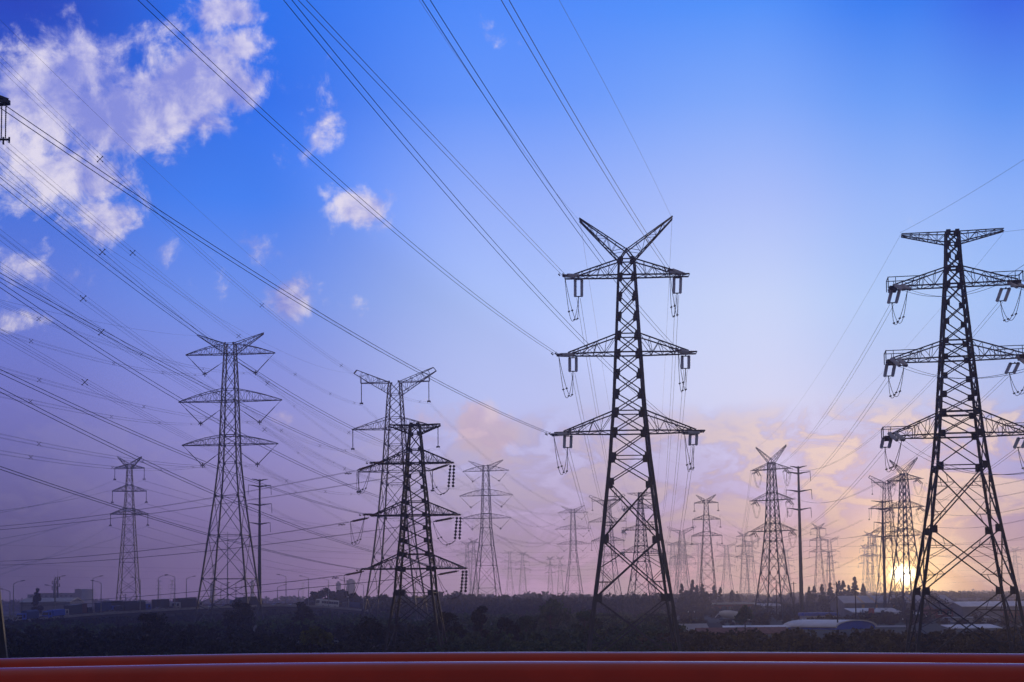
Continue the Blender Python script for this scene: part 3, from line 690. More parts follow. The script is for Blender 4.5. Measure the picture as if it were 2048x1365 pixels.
# from the right-hand pylon down to the V-peaked one
G3 = 'conductors between the right-edge pylon and the V-peaked pylon'
DA = TA[0][1]
for (a, b, sag, lab) in (((1784,609,168.5),(1506,938,DA),7,'top left'),((1777,755,168.5),(1503,995,DA),7,'middle left'),((1770,897,168.5),(1500,1052,DA),7,'bottom left'),
                    ((2001,605,168.5),(1580,938,DA),7,'top right'),((2019,748,168.5),(1586,995,DA),7,'middle right'),((2036,897,168.5),(1594,1052,DA),7,'bottom right')):
    pc(a, b, n=2, gap=.5, r=.022, sag=sag, label=f'twin wires sagging left from the {lab} arm of the right-edge pylon', group=G3)
pc((1801,470,165),(1509,897,DA), n=1, r=.013, sag=4, label='earth wire sagging left from the left top of the right-edge pylon', group=G3)
pc((2008,465,165),(1574,897,DA), n=1, r=.013, sag=4, label='earth wire sagging left from the right top of the right-edge pylon', group=G3)
G4 = 'conductors leaving the right-edge pylon to the right'
for (a, b, mid, lab) in (((1815,581,161),(2060,529,120),(1910,592),'top left'),((1808,734,161),(2060,738,120),(1910,757),'middle left'),((1803,883,161),(2060,945,120),(1910,938),'bottom left'),
                        ((2043,576,161),(2300,540,130),(2170,590),'top right'),((2062,730,161),(2320,740,130),(2190,760),'middle right'),((2076,878,161),(2340,930,130),(2200,930),'bottom right')):
    w_ = pc(a, b, mid, n=2, gap=.9, r=.022, label=f'twin wires leaving rightwards from the {lab} arm of the right-edge pylon', group=G4)
pc((1800,466,165),(2060,312,110),(1930,393), n=1, r=.014, label='earth wire climbing right from the left top of the right-edge pylon', group=G4)
pc((2008,464,165),(2120,452,150), n=1, r=.014, label='earth wire leaving right from the right top of the right-edge pylon', group=G4)
# V-peaked pylons onwards
G5 = 'conductors between the far pylons'
for nm, (r_, D_), cx, tx, tD in (('V-peaked mid-distance pylon', TA[0], 1543, 1492, 900),('pylon in front of the sun', TA[1], 1808, 1762, 900)):
    for i, (y, hx) in enumerate(((940,40),(996,42),(1052,48)) if cx < 1600 else ((966,44),(1022,48),(1080,52))):
        for sd, sn in ((-1,'left'),(1,'right')):
            pc((cx+sd*hx, y, D_),(tx+sd*hx*.5, 1075+(y-940)*.5 if cx < 1600 else 1090+(y-966)*.4, tD), n=2, gap=.45, r=.03, sag=8, label=f'thin wires beyond the {("top","middle","bottom")[i]} {sn} arm of the {nm}', group=G5)
for i, (y, x0) in enumerate(((966,1850),(1022,1853),(1080,1858))):
    for q, yr in ((0, -14), (1, 10)):
        pc((x0-q*90, y, TA[1][1]),(2080, y+yr, 300),((x0+2080)/2, y+yr+22), n=2, gap=.7, r=.024, label=f'wires sagging right from the {("top","middle","bottom")[i]} {("right","left")[q]} arm of the pylon in front of the sun', group=G5)
# the black angle pylon: six twin bundles up to the left edge, six leaving level to the left
G6 = 'conductors from the short black pylon up to the left edge'
for (a, x0, mid, lab) in (((744,926,196),(0,551,85),(420,777),'top left'),((730,1029,196),(0,743,85),(380,913),'middle left'),((724,1139,196),(0,936,85),(380,1060),'bottom left'),
                     ((887,925,196),(0,362,85),(470,716),'top right'),((900,1029,196),(0,570,85),(470,860),'middle right'),((912,1137,196),(0,780,85),(480,1010),'bottom right')):
    w_ = pc(a, x0, mid, n=2, gap=.5, r=.022, t1=1.15, label=f'dark twin wires rising left from the {lab} arm of the short black pylon', group=G6, seg=36)
    if 'left' in lab: dampers(P(*a), P(*x0), w_)
G7 = 'conductors leaving the short black pylon level to the left'
for (a, x0, mid, lab) in (((714,941,200.5),(0,1053,300),(420,997),'top left'),((701,1044,200.5),(0,1123,300),(420,1086),'middle left'),((688,1151,200.5),(0,1207,300),(420,1181),'bottom left'),
                     ((860,942,200.5),(0,1060,305),(420,1012),'top right'),((866,1044,200.5),(0,1131,305),(420,1102),'middle right'),((875,1150,200.5),(0,1213,305),(420,1193),'bottom right')):
    w_ = pc(a, x0, mid, n=2, gap=.55, r=.021, t1=1.1, label=f'level twin wires leftwards from the {lab} arm of the short black pylon', group=G7, seg=36)
    if 'left' in lab: dampers(P(*a), P(*x0), w_)
# quad bundles arriving from the left at the tall left pylon and at the ear-topped one
G8 = 'quad conductor bundles from the left edge to the tall left pylon'
vm = {}
for i, v in enumerate(T4.V): vm[i] = T4.mi.inverted() @ v
vn = ('top left','top right','middle left','middle right','bottom left','bottom right')
for i, (x0, mid) in enumerate((((0,663,190),(155,709)),((0,608,190),(160,668)),((0,790,190),(137,819)),((0,738,190),(286,813)),((0,905,190),(144,927)),((0,872,190),(275,922)))):
    A = vm[i]; pxa = proj(A)
    pc((pxa[0], pxa[1], A.y), x0, mid, n=4, gap=.5, r=.013, t1=1.1, spacers=4, label=f'quad wires with spacers leftwards from the {vn[i]} V string of the tall left pylon', group=G8, seg=30)
G9 = 'quad conductor bundles from the left edge to the ear-topped pylon'
m5 = T5.mi.inverted()
t5 = []
for (zb, Lm), py in zip(T5.tips, (808, 899, 986)):
    for sd in (-1, 1): t5.append(m5 @ Vector((sd*Lm*.985, 0, T5.z(py))))
for i, (x0, mid) in enumerate((((6,288,110),(430,640)),((0,125,110),(405,503)),((0,470,110),(409,773)),((0,325,110),(400,660)),((0,668,110),(370,873)),((0,535,110),(272,704)))):
    A = t5[i]; pxa = proj(A)
    pc((pxa[0], pxa[1], A.y), x0, mid, n=4, gap=.5, r=.012, t1=1.06 if i else 1.0, spacers=5, label=f'quad wires with spacers rising left from the {vn[i]} string of the ear-topped pylon', group=G9, seg=30)
pc((707,747,445),(0,350,110),(350,585), n=1, r=.014, t1=1.05, label='earth wire from the left ear of the ear-topped pylon to the left edge', group=G9)
pc((872,742,445),(0,40,110),(350,370), n=1, r=.014, t1=1.05, label='earth wire from the right ear of the ear-topped pylon to the left edge', group=G9)
pc((394,672,450),(0,600,190),(200,645), n=1, r=.016, t1=1.05, label='earth wire from the left peak of the tall left pylon to the left edge', group=G8)
# tall left pylon to the arched pale one, ear-topped to the next ear-topped, and further
def link(TA_, pts, rB, DB, pB, sag, names, text, group, n=4, sp=4, r=.016):
    for i, (A, b) in enumerate(zip(pts, pB)):
        pxa = proj(A); pc((pxa[0], pxa[1], A.y), (b[0], b[1], DB), n=n, gap=.55, r=r, sag=sag, spacers=sp, label=text.format(names[i]), group=group)
G10 = 'quad conductor bundles between the blue-grey and the pale pylons'
link(T4, [vm[i] for i in range(6)], None, TB[0][1], [(944,967),(1003,967),(936,1024),(1011,1024),(943,1076),(1008,1076)], 16, vn, 'quad wires descending right from the {} V string of the tall left pylon', G10)
link(T5, t5, None, TC[0][1], [(1178,1016),(1252,1016),(1171,1066),(1262,1066),(1178,1110),(1257,1110)], 16, vn, 'quad wires descending right from the {} string of the ear-topped pylon', G10)
for i, (a, b) in enumerate((((944,967),(1123,1040)),((1003,967),(1170,1040)),((936,1024),(1118,1073)),((1011,1024),(1178,1073)),((943,1076),(1121,1103)),((1008,1076),(1176,1103)))):
    pc((*a, TB[0][1]),(*b, TB[1][1]), n=4, gap=.6, r=.025, sag=14, spacers=5, label=f'faint quad wires rightwards from the {vn[i]} V string of the arched pale pylon', group=G10)
# wires of the slim far-left pylon
G11 = 'thin wires of the slim far-left pylon'
for i, (x, y, yl, yr) in enumerate(((227,961,1026,1001),(286,961,1022,997),(222,1007,1092,1048),(290,1007,1078,1040),(218,1053,1150,1100),(291,1053,1138,1090))):
    pc((x,y,600),(0,yl,330),(x*.5,(y+yl)/2+8), n=2, gap=.7, r=.02, t1=1.1, label=f'thin wires from the {vn[i]} string of the slim far-left pylon to the left edge', group=G11)
    pc((x,y,600),(760,yr+60,1300),((x+760)/2,(y+yr+60)/2+18), n=2, gap=.7, r=.03, label=f'faint wires from the {vn[i]} string of the slim far-left pylon away to the right', group=G11)
# long level runs of far lines low over the plain
G12 = 'far level wires low over the plain'
for j, (y0, y1, D_) in enumerate(((1062,1085,900),(1090,1102,950),(1112,1117,1000),(1128,1131,1000),(1141,1142,1100),(1152,1150,1100),(1163,1160,1200),(1172,1170,1200),(1101,1108,1150),(1136,1137,1300))):
    pc((-20 if j % 2 else 560, y0, D_),(1500 if j % 3 else 1250, y1, D_*1.15),(880, (y0+y1)/2+9), n=2, gap=1.6, r=.022, label=f'very faint level pair of far wires, {("highest","second","third","fourth","fifth","sixth","seventh","lowest","between the second and third","between the fourth and fifth")[j]} of them', group=G12, seg=40)
for j, (y0, D_) in enumerate(((1085,800),(1108,900),(1126,1000),(1140,1000),(1152,1100),(1163,1200))):
    pc((1330,y0,D_),(2090,y0-8,D_*.9),(1720,y0+8), n=2, gap=1.6, r=.022, label=f'very faint far wires across the right half, {("highest","second","third","fourth","fifth","lowest")[j]} of six', group=G12, seg=40)
for i, (x, y) in enumerate(((1392,1030),(1441,1030),(1390,1068),(1442,1068),(1388,1106),(1446,1106))):
    pc((x,y,TD[0][1]),(1366+(x-1416)*.9,1110+(y-1030)*.5,1000), n=2, gap=.6, r=.028, sag=8, label=f'faint wires away from the {vn[i]} string of the dark suspension pylon', group=G5)
    pc((x,y,TD[0][1]),(1700+(x-1416),1040+(y-1030)*.9,420), n=2, gap=.6, r=.022, sag=10, label=f'thin wires rising right from the {vn[i]} string of the dark suspension pylon', group=G5)
# the arm end of a nearer pylon, just inside the left edge
Dn = 110; b = P(-171, 1197, Dn); b.z = 0
er = empty('lattice_pylon', b, 0.1, 'end of a pylon arm with a hanging insulator pair poking in at the left edge', 'pylon', 'lattice pylons of the power lines')
Me = (Matrix.Translation(b) @ Matrix.Rotation(.1, 4, 'Z')).inverted()
tip = Me @ P(14, 200, Dn); mb = MB()
z = tip.z
lv = [(0,5.8),(8,5.0),(16,4.3),(23,3.6),(28,2.6),(32,2.2),(z-2,1.9),(z+1.5,1.8)]
lattice_body(mb, lv, .5, .18, .9, sub_over=50); mb.build('lattice_body', M['steel'], er)
mb = MB()
for sd in (-1,1): arm(mb, sd, z, z+1.5, 1.9, 1.8, abs(tip.x), .2, 5, .22, .1)
mb.build('crossarm', M['steel'], er)
for sd in (-1, 1):
    xx = sd*(abs(tip.x)-.3)
    mb = MB()
    for q in (-.16,.16): ribbed(mb, (xx+q-.1,0,z),(xx+q-.1,0,z-2.9), .055, .16, 6)
    o = mb.build('insulator_string', M['steel'], er)
    mb = MB(); mb.bar((xx-.5,0,z-3.0),(xx+.4,0,z-3.0),.14); mb.bar((xx-.45,0,z-3.25),(xx-.45,0,z-2.8),.12); mb.bar((xx+.35,0,z-3.25),(xx+.35,0,z-2.8),.12); mb.bar((xx-.1,0,z-2.8),(xx-.1,0,z-3.4),.12)
    mb.build('suspension_clamp', M['darksteel'], o)
# ------------------------------------------------------------------ ground
def gz(py): return EYE*FPX/(py-1197)
gm = mat('soil_and_grass', (0.04,0.042,0.026), 1.0, 0, .45, .05)
g = MB(); g.box(-1850, 1850, -40, 2650, -.6, 0); tag(g.build('ground', gm), kind='structure')

# ------------------------------------------------------------------ foliage
def leaf_cloud(centres, radii, n, size, seed=0, flat=0.0):
    """leaf quads scattered through ellipsoid clumps; returns verts (n*4,3)"""
    rg = np.random.default_rng(seed); k = len(centres); c = np.array(centres)[rg.integers(0, k, n)] if k else 0
    idx = rg.integers(0, k, n); c = np.array(centres)[idx]; r = np.array(radii)[idx]
    d = rg.normal(size=(n,3)); d /= np.linalg.norm(d, axis=1)[:,None]
    p = c + d*r*(rg.random((n,1))**.45)
    a = rg.normal(size=(n,3)); a /= np.linalg.norm(a, axis=1)[:,None]
    b = np.cross(a, rg.normal(size=(n,3))); b /= np.linalg.norm(b, axis=1)[:,None]
    s = size*(.5+rg.random((n,1)))
    return np.stack([p-a*s*.5-b*s*.3, p+a*s*.5-b*s*.3, p+a*s*.5+b*s*.3, p-a*s*.5+b*s*.3], 1).reshape(-1,3)
def quads_mesh(name, v, m, parent=None):
    n = len(v)//4; me = bpy.data.meshes.new(name)
    me.vertices.add(len(v)); me.vertices.foreach_set('co', v.astype(np.float32).ravel())
    me.loops.add(n*4); me.loops.foreach_set('vertex_index', np.arange(n*4, dtype=np.int32))
    me.polygons.add(n); me.polygons.foreach_set('loop_start', np.arange(0, n*4, 4, dtype=np.int32))
    try: me.polygons.foreach_set('loop_total', np.full(n, 4, dtype=np.int32))
    except Exception: pass
    me.update(calc_edges=True); me.materials.append(m)
    o = bpy.data.objects.new(name, me); C.objects.link(o)
    if parent is not None: o.parent = parent
    return o
def bush_proto(seed, n=260, size=.34):
    rg = np.random.default_rng(seed); k = 9
    cs = np.column_stack([rg.normal(0,.42,k), rg.normal(0,.42,k), .25+.6*rg.random(k)]); rs = .22+.22*rg.random((k,1))*np.ones(3)
    cs = np.vstack([cs, [[0,0,.3],[.3,0,.2],[-.3,.1,.2]]]); rs = np.vstack([rs, [[.5,.5,.3]]*3])
    v = leaf_cloud(cs, rs, n, size, seed); v[:,2] = np.maximum(v[:,2], -.02); return v
BP = [bush_proto(s, 420, .17) for s in range(8)]
def scatter(spots, seed):
    rg = np.random.default_rng(seed); out = []
    for (x, y, w_, h_) in spots:
        v = BP[rg.integers(0, 8)].copy(); a = rg.random()*6.28; ca, sa = math.cos(a), math.sin(a)
        v = np.column_stack([v[:,0]*ca-v[:,1]*sa, v[:,0]*sa+v[:,1]*ca, v[:,2]])
        out.append(v*np.array([w_, w_, h_]) + np.array([x, y, 0]))
    return np.vstack(out)
def belt(px0, px1, D0, D1, n, h0, h1, seed, wk=1.0, clear=()):
    rg = random.Random(seed); s = []
    while len(s) < n:
        px = rg.uniform(px0, px1); D = math.exp(rg.uniform(math.log(D0), math.log(D1))); h = rg.uniform(h0, h1)
        if any(a < px < b and c < D < d for a, b, c, d in clear): continue
        x = (px-1024)/FPX*D; s.append((x, D, h*wk*rg.uniform(.8,1.3), h))
    return s
# thicket nearest the rail: one unbroken mass of shrubs
CL = ((1140,1400,170,195),)
near_r = belt(1330, 2110, 186, 212, 120, 2.1, 2.9, 1, clear=CL) + belt(1330, 2110, 180, 186, 40, 1.2, 1.9, 2, clear=CL)
o = quads_mesh('thicket', scatter(near_r, 3), M['leafdry']); tag(o, 'dense rusty brown thicket behind the red rail on the right', 'shrubs', kind='stuff')
near_m = belt(860, 1350, 205, 280, 110, 1.6, 2.8, 4)+belt(860, 1350, 188, 205, 60, 1.2, 1.9, 5, clear=((1140,1400,170,195),))
o = quads_mesh('thicket', scatter(near_m, 6), M['leaf']); tag(o, 'dark green thicket behind the red rail in the middle', 'shrubs', kind='stuff')
near_l = belt(-60, 870, 205, 330, 260, 1.6, 3.0, 7)+belt(-60, 870, 184, 205, 150, 1.0, 2.0, 8)
o = quads_mesh('thicket', scatter(near_l, 9), M['leafdark']); tag(o, 'nearly black thicket behind the red rail on the left', 'shrubs', kind='stuff')
mid = belt(420, 1330, 300, 520, 260, 2.0, 3.6, 10, clear=((380,540,430,470),(720,860,425,465)))+belt(-40, 460, 330, 440, 110, 1.5, 2.5, 11, clear=((380,540,430,470),))
o = quads_mesh('shrubland', scatter(mid, 12), M['leaf']); tag(o, 'hazy green shrubland in the middle distance', 'shrubs', kind='stuff')
far = belt(1330, 2100, 560, 760, 130, 2.5, 5.5, 13, 1.1)+belt(700, 1400, 560, 900, 200, 4, 9, 14, .9)
o = quads_mesh('woodland_belt', scatter(far, 15), M['leafdark']); tag(o, 'hazy belt of trees in front of the far pylons', 'woodland', kind='stuff')
horizon = belt(-100, 2200, 1300, 2100, 420, 6, 11, 16, 1.5)
o = quads_mesh('horizon_woodland', scatter(horizon, 17), M['leafdark']); tag(o, 'faint line of woodland along the whole horizon', 'woodland', kind='stuff')
rightwood = belt(1850, 2100, 800, 1050, 60, 5, 9, 18, .9)+belt(1340,1860,900,1200,110,5,9,28,.8)+belt(850, 1180, 880, 1200, 70, 7, 11, 19, .9)
o = quads_mesh('far_woodland', scatter(rightwood, 20), M['leafdark']); tag(o, 'hazy woodland behind the halls and the pale pylons', 'woodland', kind='stuff')

vil = belt(1340, 2100, 345, 520, 90, 1.4, 2.8, 33)
o = quads_mesh('garden_shrubs', scatter(vil, 34), M['leafdry']); tag(o, 'rusty shrubs and hedges scattered between the village houses', 'shrubs', kind='stuff')
# trees one can tell apart
def limbs(mb, h, r, crown_w, seed):
    rg = random.Random(seed)
    pts = [Vector((0,0,0)), Vector((rg.uniform(-.1,.1)*h*.3,0,h*.3)), Vector((rg.uniform(-.1,.1)*h*.4, rg.uniform(-.1,.1)*h*.3, h*.62)), Vector((0,0,h*.85))]
    mb.tube(pts, [r, r*.8, r*.5, r*.15], 7)
    for i in range(7):
        a = rg.random()*6.28; z0 = h*rg.uniform(.25,.6); q = pts[1].lerp(pts[2], min(1,(z0/h-.3)/.32) if z0 > h*.3 else 0)
        e = Vector((math.cos(a)*crown_w*.7, math.sin(a)*crown_w*.7, z0+h*.28)); mb.tube([q, q.lerp(e,.5)+Vector((0,0,h*.04)), e], [r*.45, r*.28, r*.08], 5)
def tree(px, D, h, cw, label, group, leafm='leaf', n=1500, seed=0, low=.28, size=.4):
    b = P(px, 1197, D); b.z = 0
    root = empty('broadleaf_tree', b, seed*1.3, label, 'tree', group)
    mb = MB(); limbs(mb, h, h*.028, cw, seed); mb.build('trunk', M['bark'], root)
    rg = np.random.default_rng(seed+50); k = 16
    cs = []; rs = []
    for i in range(k):
        a = rg.random()*6.28; t = rg.random()
        z = h*(low + (0.92-low)*t); rr = cw*(.85*math.sin(math.pi*min(1, .18+.8*t))**.6)*rg.uniform(.35,.95)
        cs.append((math.cos(a)*rr, math.sin(a)*rr, z)); q = cw*rg.uniform(.22,.42); rs.append((q,q,q*.8))
    v = leaf_cloud(cs, rs, n, size, seed); quads_mesh('crown', v, M[leafm], root); return root
GT = 'single trees standing out of the thicket'
for i, (px, D, h, cw, lm, lab) in enumerate((
    (742, 225, 5.0, 2.6, 'leafdark', 'round dark tree just left of the short black pylon'),
    (893, 222, 5.2, 2.6, 'leafdark', 'dark bushy tree at the right foot of the short black pylon'),
    (962, 235, 6.0, 1.9, 'leafdark', 'small dark tree with a lopsided top, right of the short black pylon'),
    (1010, 228, 4.2, 2.3, 'leafdark', 'low dark tree between the lopsided tree and the central pylon'),
    (638, 205, 3.3, 2.6, 'leafyel', 'yellow-green bush tree just behind the rail, left of the short black pylon'),
    (475, 330, 7.0, 4.0, 'leafdark', 'broad dark tree below the foot of the tall left pylon'),
    (606, 350, 6.6, 2.8, 'leafdark', 'dark tree standing out below the highway bridge'),
    (300, 250, 5.4, 3.4, 'leafdark', 'dark tree in the left thicket below the slim far-left pylon'),
    (1170, 240, 5.0, 2.8, 'leaf', 'green tree at the left foot of the tall central pylon'),
    (1100, 300, 6.4, 3.6, 'leaf', 'rounded green tree in the middle thicket left of the central pylon'),
    (1052, 235, 4.2, 2.2, 'leaf', 'small green tree by the rail left of the central pylon'),
    (1489, 330, 5.0, 2.2, 'leaf', 'rounded bush tree among the red-roofed houses'),
    (1753, 560, 6.6, 3.4, 'leafdark', 'dark round tree in front of the white low house by the sun'),
    (1800, 520, 6.0, 4.4, 'leafdark', 'broad dark tree at the foot of the pylon in front of the sun'),
    (1870, 520, 6.5, 5.5, 'leafdark', 'broad tree seen inside the legs of the right-edge pylon'))):
    tree(px, D, h*1.15, cw*1.15, lab, GT, lm, 2400, i+1, size=.3 if D < 260 else .42)
# hazy grove behind the highway and other far broadleaf trees
GG = 'tall trees of the grove beyond the highway'
for i, (px, h, cw) in enumerate(((628,11.5,6.5),(650,13,7),(672,12.4,7),(692,12.8,6.5),(708,11,6))):
    tree(px, 640+i*9, h, cw, f'tall hazy tree of the grove beyond the highway, {("leftmost","second from left","middle","second from right","rightmost")[i]} of five', GG, 'leafdark', 4200, 30+i, low=.02, size=.8)
for i, (px, D, h, cw, lab) in enumerate(((770,620,11,6,'tall hazy tree behind the legs of the short black pylon, left one'),(800,640,12,6,'tall hazy tree behind the legs of the short black pylon, right one'),
       (880,700,11,6,'hazy tree just right of the short black pylon on the skyline'),(905,720,13,7,'wide hazy tree on the skyline right of the short black pylon'),(948,640,9,6,'hazy wide tree left of the arched pale pylon foot'),(1055,560,8,4,'dark tree between the two arched pale pylons'),(1115,600,8,4,'dark tree at the foot of the smaller arched pylon'))):
    tree(px, D, h, cw, lab, 'hazy broadleaf trees in the distance', 'leafdark', 3200, 40+i, low=.04, size=.8)
def conifer(px, D, h, label, seed):
    b = P(px, 1197, D); b.z = 0; root = empty('conifer', b, seed, label, 'conifer', 'conifers on the skyline at the right')
    mb = MB(); mb.tube([(0,0,0),(0,0,h*.5),(0,0,h)], [h*.018,h*.012,.03], 6); mb.build('trunk', M['bark'], root)
    rg = np.random.default_rng(seed); cs = []; rs = []
    for i in range(int(34)):
        t = rg.random()**.8; z = h*(.08+.9*t); w_ = h*.22*(1-t)**.85+.12; a = rg.random()*6.28
        cs.append((math.cos(a)*w_*.6, math.sin(a)*w_*.6, z)); q = w_*.45+.12; rs.append((q,q,h*.03))
    quads_mesh('crown', leaf_cloud(cs, rs, 1700, h*.055, seed), M['leafdark'], root)
con = [(1364,1173),(1386,1166),(1394,1174),(1405,1173),(1428,1176),(1441,1180),(1464,1184),(1475,1188),(1619,1180),(1629,1178),(1645,1174),(1661,1172),(1679,1170),(1687,1168),(1698,1178),(1710,1163),(1727,1176),(1372,1182)]
order = sorted(range(len(con)), key=lambda i: con[i][0]); wd = ('first','second','third','fourth','fifth','sixth','seventh','eighth','ninth','tenth')
for j, i in enumerate(order):
    px, py = con[i]; D = 640+ (i*37) % 90; h = (1197-py)*D/FPX+EYE
    k = j if px < 1550 else j-sum(1 for c in con if c[0] < 1550)
    conifer(px, D, h, f'hazy conifer {"left" if px < 1550 else "right"} of the thick grey pole, {wd[k]} from the left in its row', 60+i)
conifer(74, 560, 15*1.05-1.5, 'single pointed conifer on the left in front of the hazy block', 99)

# ------------------------------------------------------------------ highway
RP = [(-420,1300,390),(-200,1275,405),(-60,1256,430),(50,1245,455),(150,1234,480),(250,1227,500),(350,1221,518),(450,1216,532),(560,1213,548),(640,1215.5,562),(720,1222,580),(800,1230,600),(900,1238,640)]
RW = [P(*p) for p in RP]
for p in RW: p.z = max(p.z, 0.4)
def road_at(px):
    for i in range(len(RP)-1):
        if RP[i][0] <= px <= RP[i+1][0]:
            t = (px-RP[i][0])/(RP[i+1][0]-RP[i][0]); p = RW[i].lerp(RW[i+1], t); d = RW[i+1]-RW[i]; return p, d.normalized()
    return RW[-1], (RW[-1]-RW[-2]).normalized()
S = [road_at(px) for px in range(-420, 901, 20)]
def nrm(d): return Vector((-d.y, d.x, 0)).normalized()
WID = 26.0
def ribbon(o0, o1, z0, z1, S=S):
    mb = MB(); n = 0
    for p, d in S:
        q = nrm(d); a = p+q*o0; b = p+q*o1
        mb.v += [Vector((a.x,a.y,p.z+z0)), Vector((b.x,b.y,p.z+z0)), Vector((b.x,b.y,p.z+z1)), Vector((a.x,a.y,p.z+z1))]; n += 1
    for i in range(n-1):
        for k in range(4): mb.f.append((i*4+k, i*4+(k+1) % 4, i*4+4+(k+1) % 4, i*4+4+k))
    mb.f += [(3,2,1,0), (4*n-4,4*n-3,4*n-2,4*n-1)]
    return mb
tag(ribbon(0, WID, -1.1, 0).build('highway', M['asphalt']), kind='structure')
wm = MB()
for i in range(0, len(S)-1):
    for off in (4.6, 8.2, 18.0, 21.6):
        p, d = S[i]; q = nrm(d); e = S[i+1][0]; f = nrm(S[i+1][1]); a = p+q*off; b = e+f*off; b = a.lerp(b, .45); a.z = p.z+.006; b.z = p.z+(e.z-p.z)*.45+.006
        w_ = .1; mb_n = len(wm.v); wm.v += [a-q*w_, b-q*w_, b+q*w_, a+q*w_]; wm.f.append((mb_n, mb_n+1, mb_n+2, mb_n+3))
tag(wm.build('road_markings', M['white']), kind='structure')
for off, nm, lb in ((0.0,'safety_barrier','near concrete edge barrier of the highway bridge'),(WID/2,'safety_barrier','concrete barrier along the middle of the highway'),(WID-.3,'safety_barrier','far concrete edge barrier of the highway bridge')):
    b_ = ribbon(off, off+.3, 0.004, .8).build(nm, M['concrete']); tag(b_, lb, 'barrier', 'barriers along the highway')
    rl = ribbon(off+.1, off+.2, 1.05, 1.17).build('hand_rail', M['brown'], b_)
for k, px in enumerate((605,622,641,660,681,702,722,745)):
    p, d = road_at(px); q = nrm(d); mb = MB(); c = p+q*(WID/2)
    for o_ in (3, 12, 21): a = p+q*o_+Vector((0,0,0)); mb.box(a.x-.7,a.x+.7,a.y-.7,a.y+.7,0,p.z-1.6)
    mb.bar(Vector((*(p+q*1).xy, p.z-1.6)), Vector((*(p+q*(WID-1)).xy, p.z-1.6)), 1.3, .95)
    tag(mb.build('bridge_pier', M['concrete']), f'pale concrete bridge pier, {("first","second","third","fourth","fifth","sixth","seventh","last")[k]} from the left', 'bridge pier', 'piers under the highway bridge')
emb = MB(); S2 = [s for s, px in zip(S, range(-420, 901, 20)) if px <= 600]
for p, d in S2:
    q = nrm(d); a = p-q*(p.z*1.3); b = p+q*(WID+p.z*1.3)
    emb.v += [Vector((a.x,a.y,.01)), Vector(((p+q*.2).x,(p+q*.2).y,max(.02,p.z-1.12))), Vector(((p+q*(WID-.2)).x,(p+q*(WID-.2)).y,max(.02,p.z-1.12))), Vector((b.x,b.y,.01))]
for i in range(len(S2)-1):
    for k in range(3): emb.f.append((i*4+k, i*4+k+1, i*4+5+k, i*4+4+k))
n_ = len(S2); emb.f += [(3,2,1,0),(4*n_-4,4*n_-3,4*n_-2,4*n_-1)]
tag(emb.build('embankment', gm), kind='structure')
rgv = random.Random(5); vs = []
for i in range(240):
    px = rgv.uniform(-60, 640); p, d = road_at(px); c_ = p - nrm(d)*rgv.uniform(2.5, 20); h = rgv.uniform(1.4, 3.0)
    vs.append((c_.x, c_.y, h*1.2, max(h, p.z*rgv.uniform(.4,.75))))
o = quads_mesh('verge_shrubs', scatter(vs, 44), M['leafdark']); tag(o, 'dark shrubs covering the slope below the highway', 'shrubs', kind='stuff')
# lamps: base pixel x, top pixel y, arm direction (+1 right), row (0 near, 1 far)
def lamp(px, ptop, sd, row, label):
    p, d = road_at(px); q = nrm(d); b = p+q*(.9 if row == 0 else WID-.9)
    b = Vector(((px-1024)/FPX*b.y*1.0, b.y, p.z)); h = P(px, ptop, b.y).z-b.z
    root = empty('street_lamp', b, 0, label, 'street lamp', 'street lamps along the highway')
    mb = MB(); mb.tube([(0,0,0),(0,0,h*.5),(0,0,h)], [.2,.15,.1], 8); mb.tube([(0,0,0),(0,0,.6)], .3, 8); mb.build('lamp_post', M['lamp'], root)
    mb = MB(); mb.tube([(0,0,h-.05),(sd*1.2,0,h+.55),(sd*2.5,0,h+.85)], [.1,.09,.07], 6); mb.build('lamp_arm', M['lamp'], root)
    mb = MB(); mb.prism([(sd*2.3,h+.75),(sd*2.4,h+.98),(sd*3.6,h+1.12),(sd*3.7,h+.98),(sd*3.0,h+.8)], 'y', -.22, .22); mb.build('lamp_head', M['darkpaint'], root)
LP = [(20,1184,-1,0),(27,1168,1,1),(111,1176,-1,0),(109,1158,1,1),(185,1158,1,1),(202,1167,-1,0),(280,1160,-1,0),(316,1156,1,1),(349,1155,-1,0),(372,1158,1,1),(441,1171,1,1),(471,1165,1,1),(571,1154,-1,0),(616,1157,-1,0),(656,1161,-1,0),(554,1175,1,1),(596,1181,1,1),(696,1165,-1,0),(726,1171,-1,0)]
LL = ['leftmost lamp of the near row','leftmost lamp of the far row','second lamp of the near row, in front of the telecom mast','second lamp of the far row, beside the telecom mast','third lamp of the far row, left of the slim far-left pylon','third lamp of the near row, just left of the slim far-left pylon','lamp just right of the slim far-left pylon','lamp with its arm right, above the box lorries','tall lamp between the box lorries, arm to the left','lamp nearest the left leg of the tall left pylon','small lamp seen inside the legs of the tall left pylon','small lamp seen by the right legs of the tall left pylon','tallest lamp right of the tubular pole, arm to the left','lamp left of the hazy grove, arm to the left','lamp in front of the hazy grove','short lamp just right of the tubular pole, arm to the right','short lamp with its arm right, before the hazy grove','lamp at the right end of the hazy grove','lamp beside the left leg of the ear-topped pylon']
for a, l_ in zip(LP, LL): lamp(*a, l_)

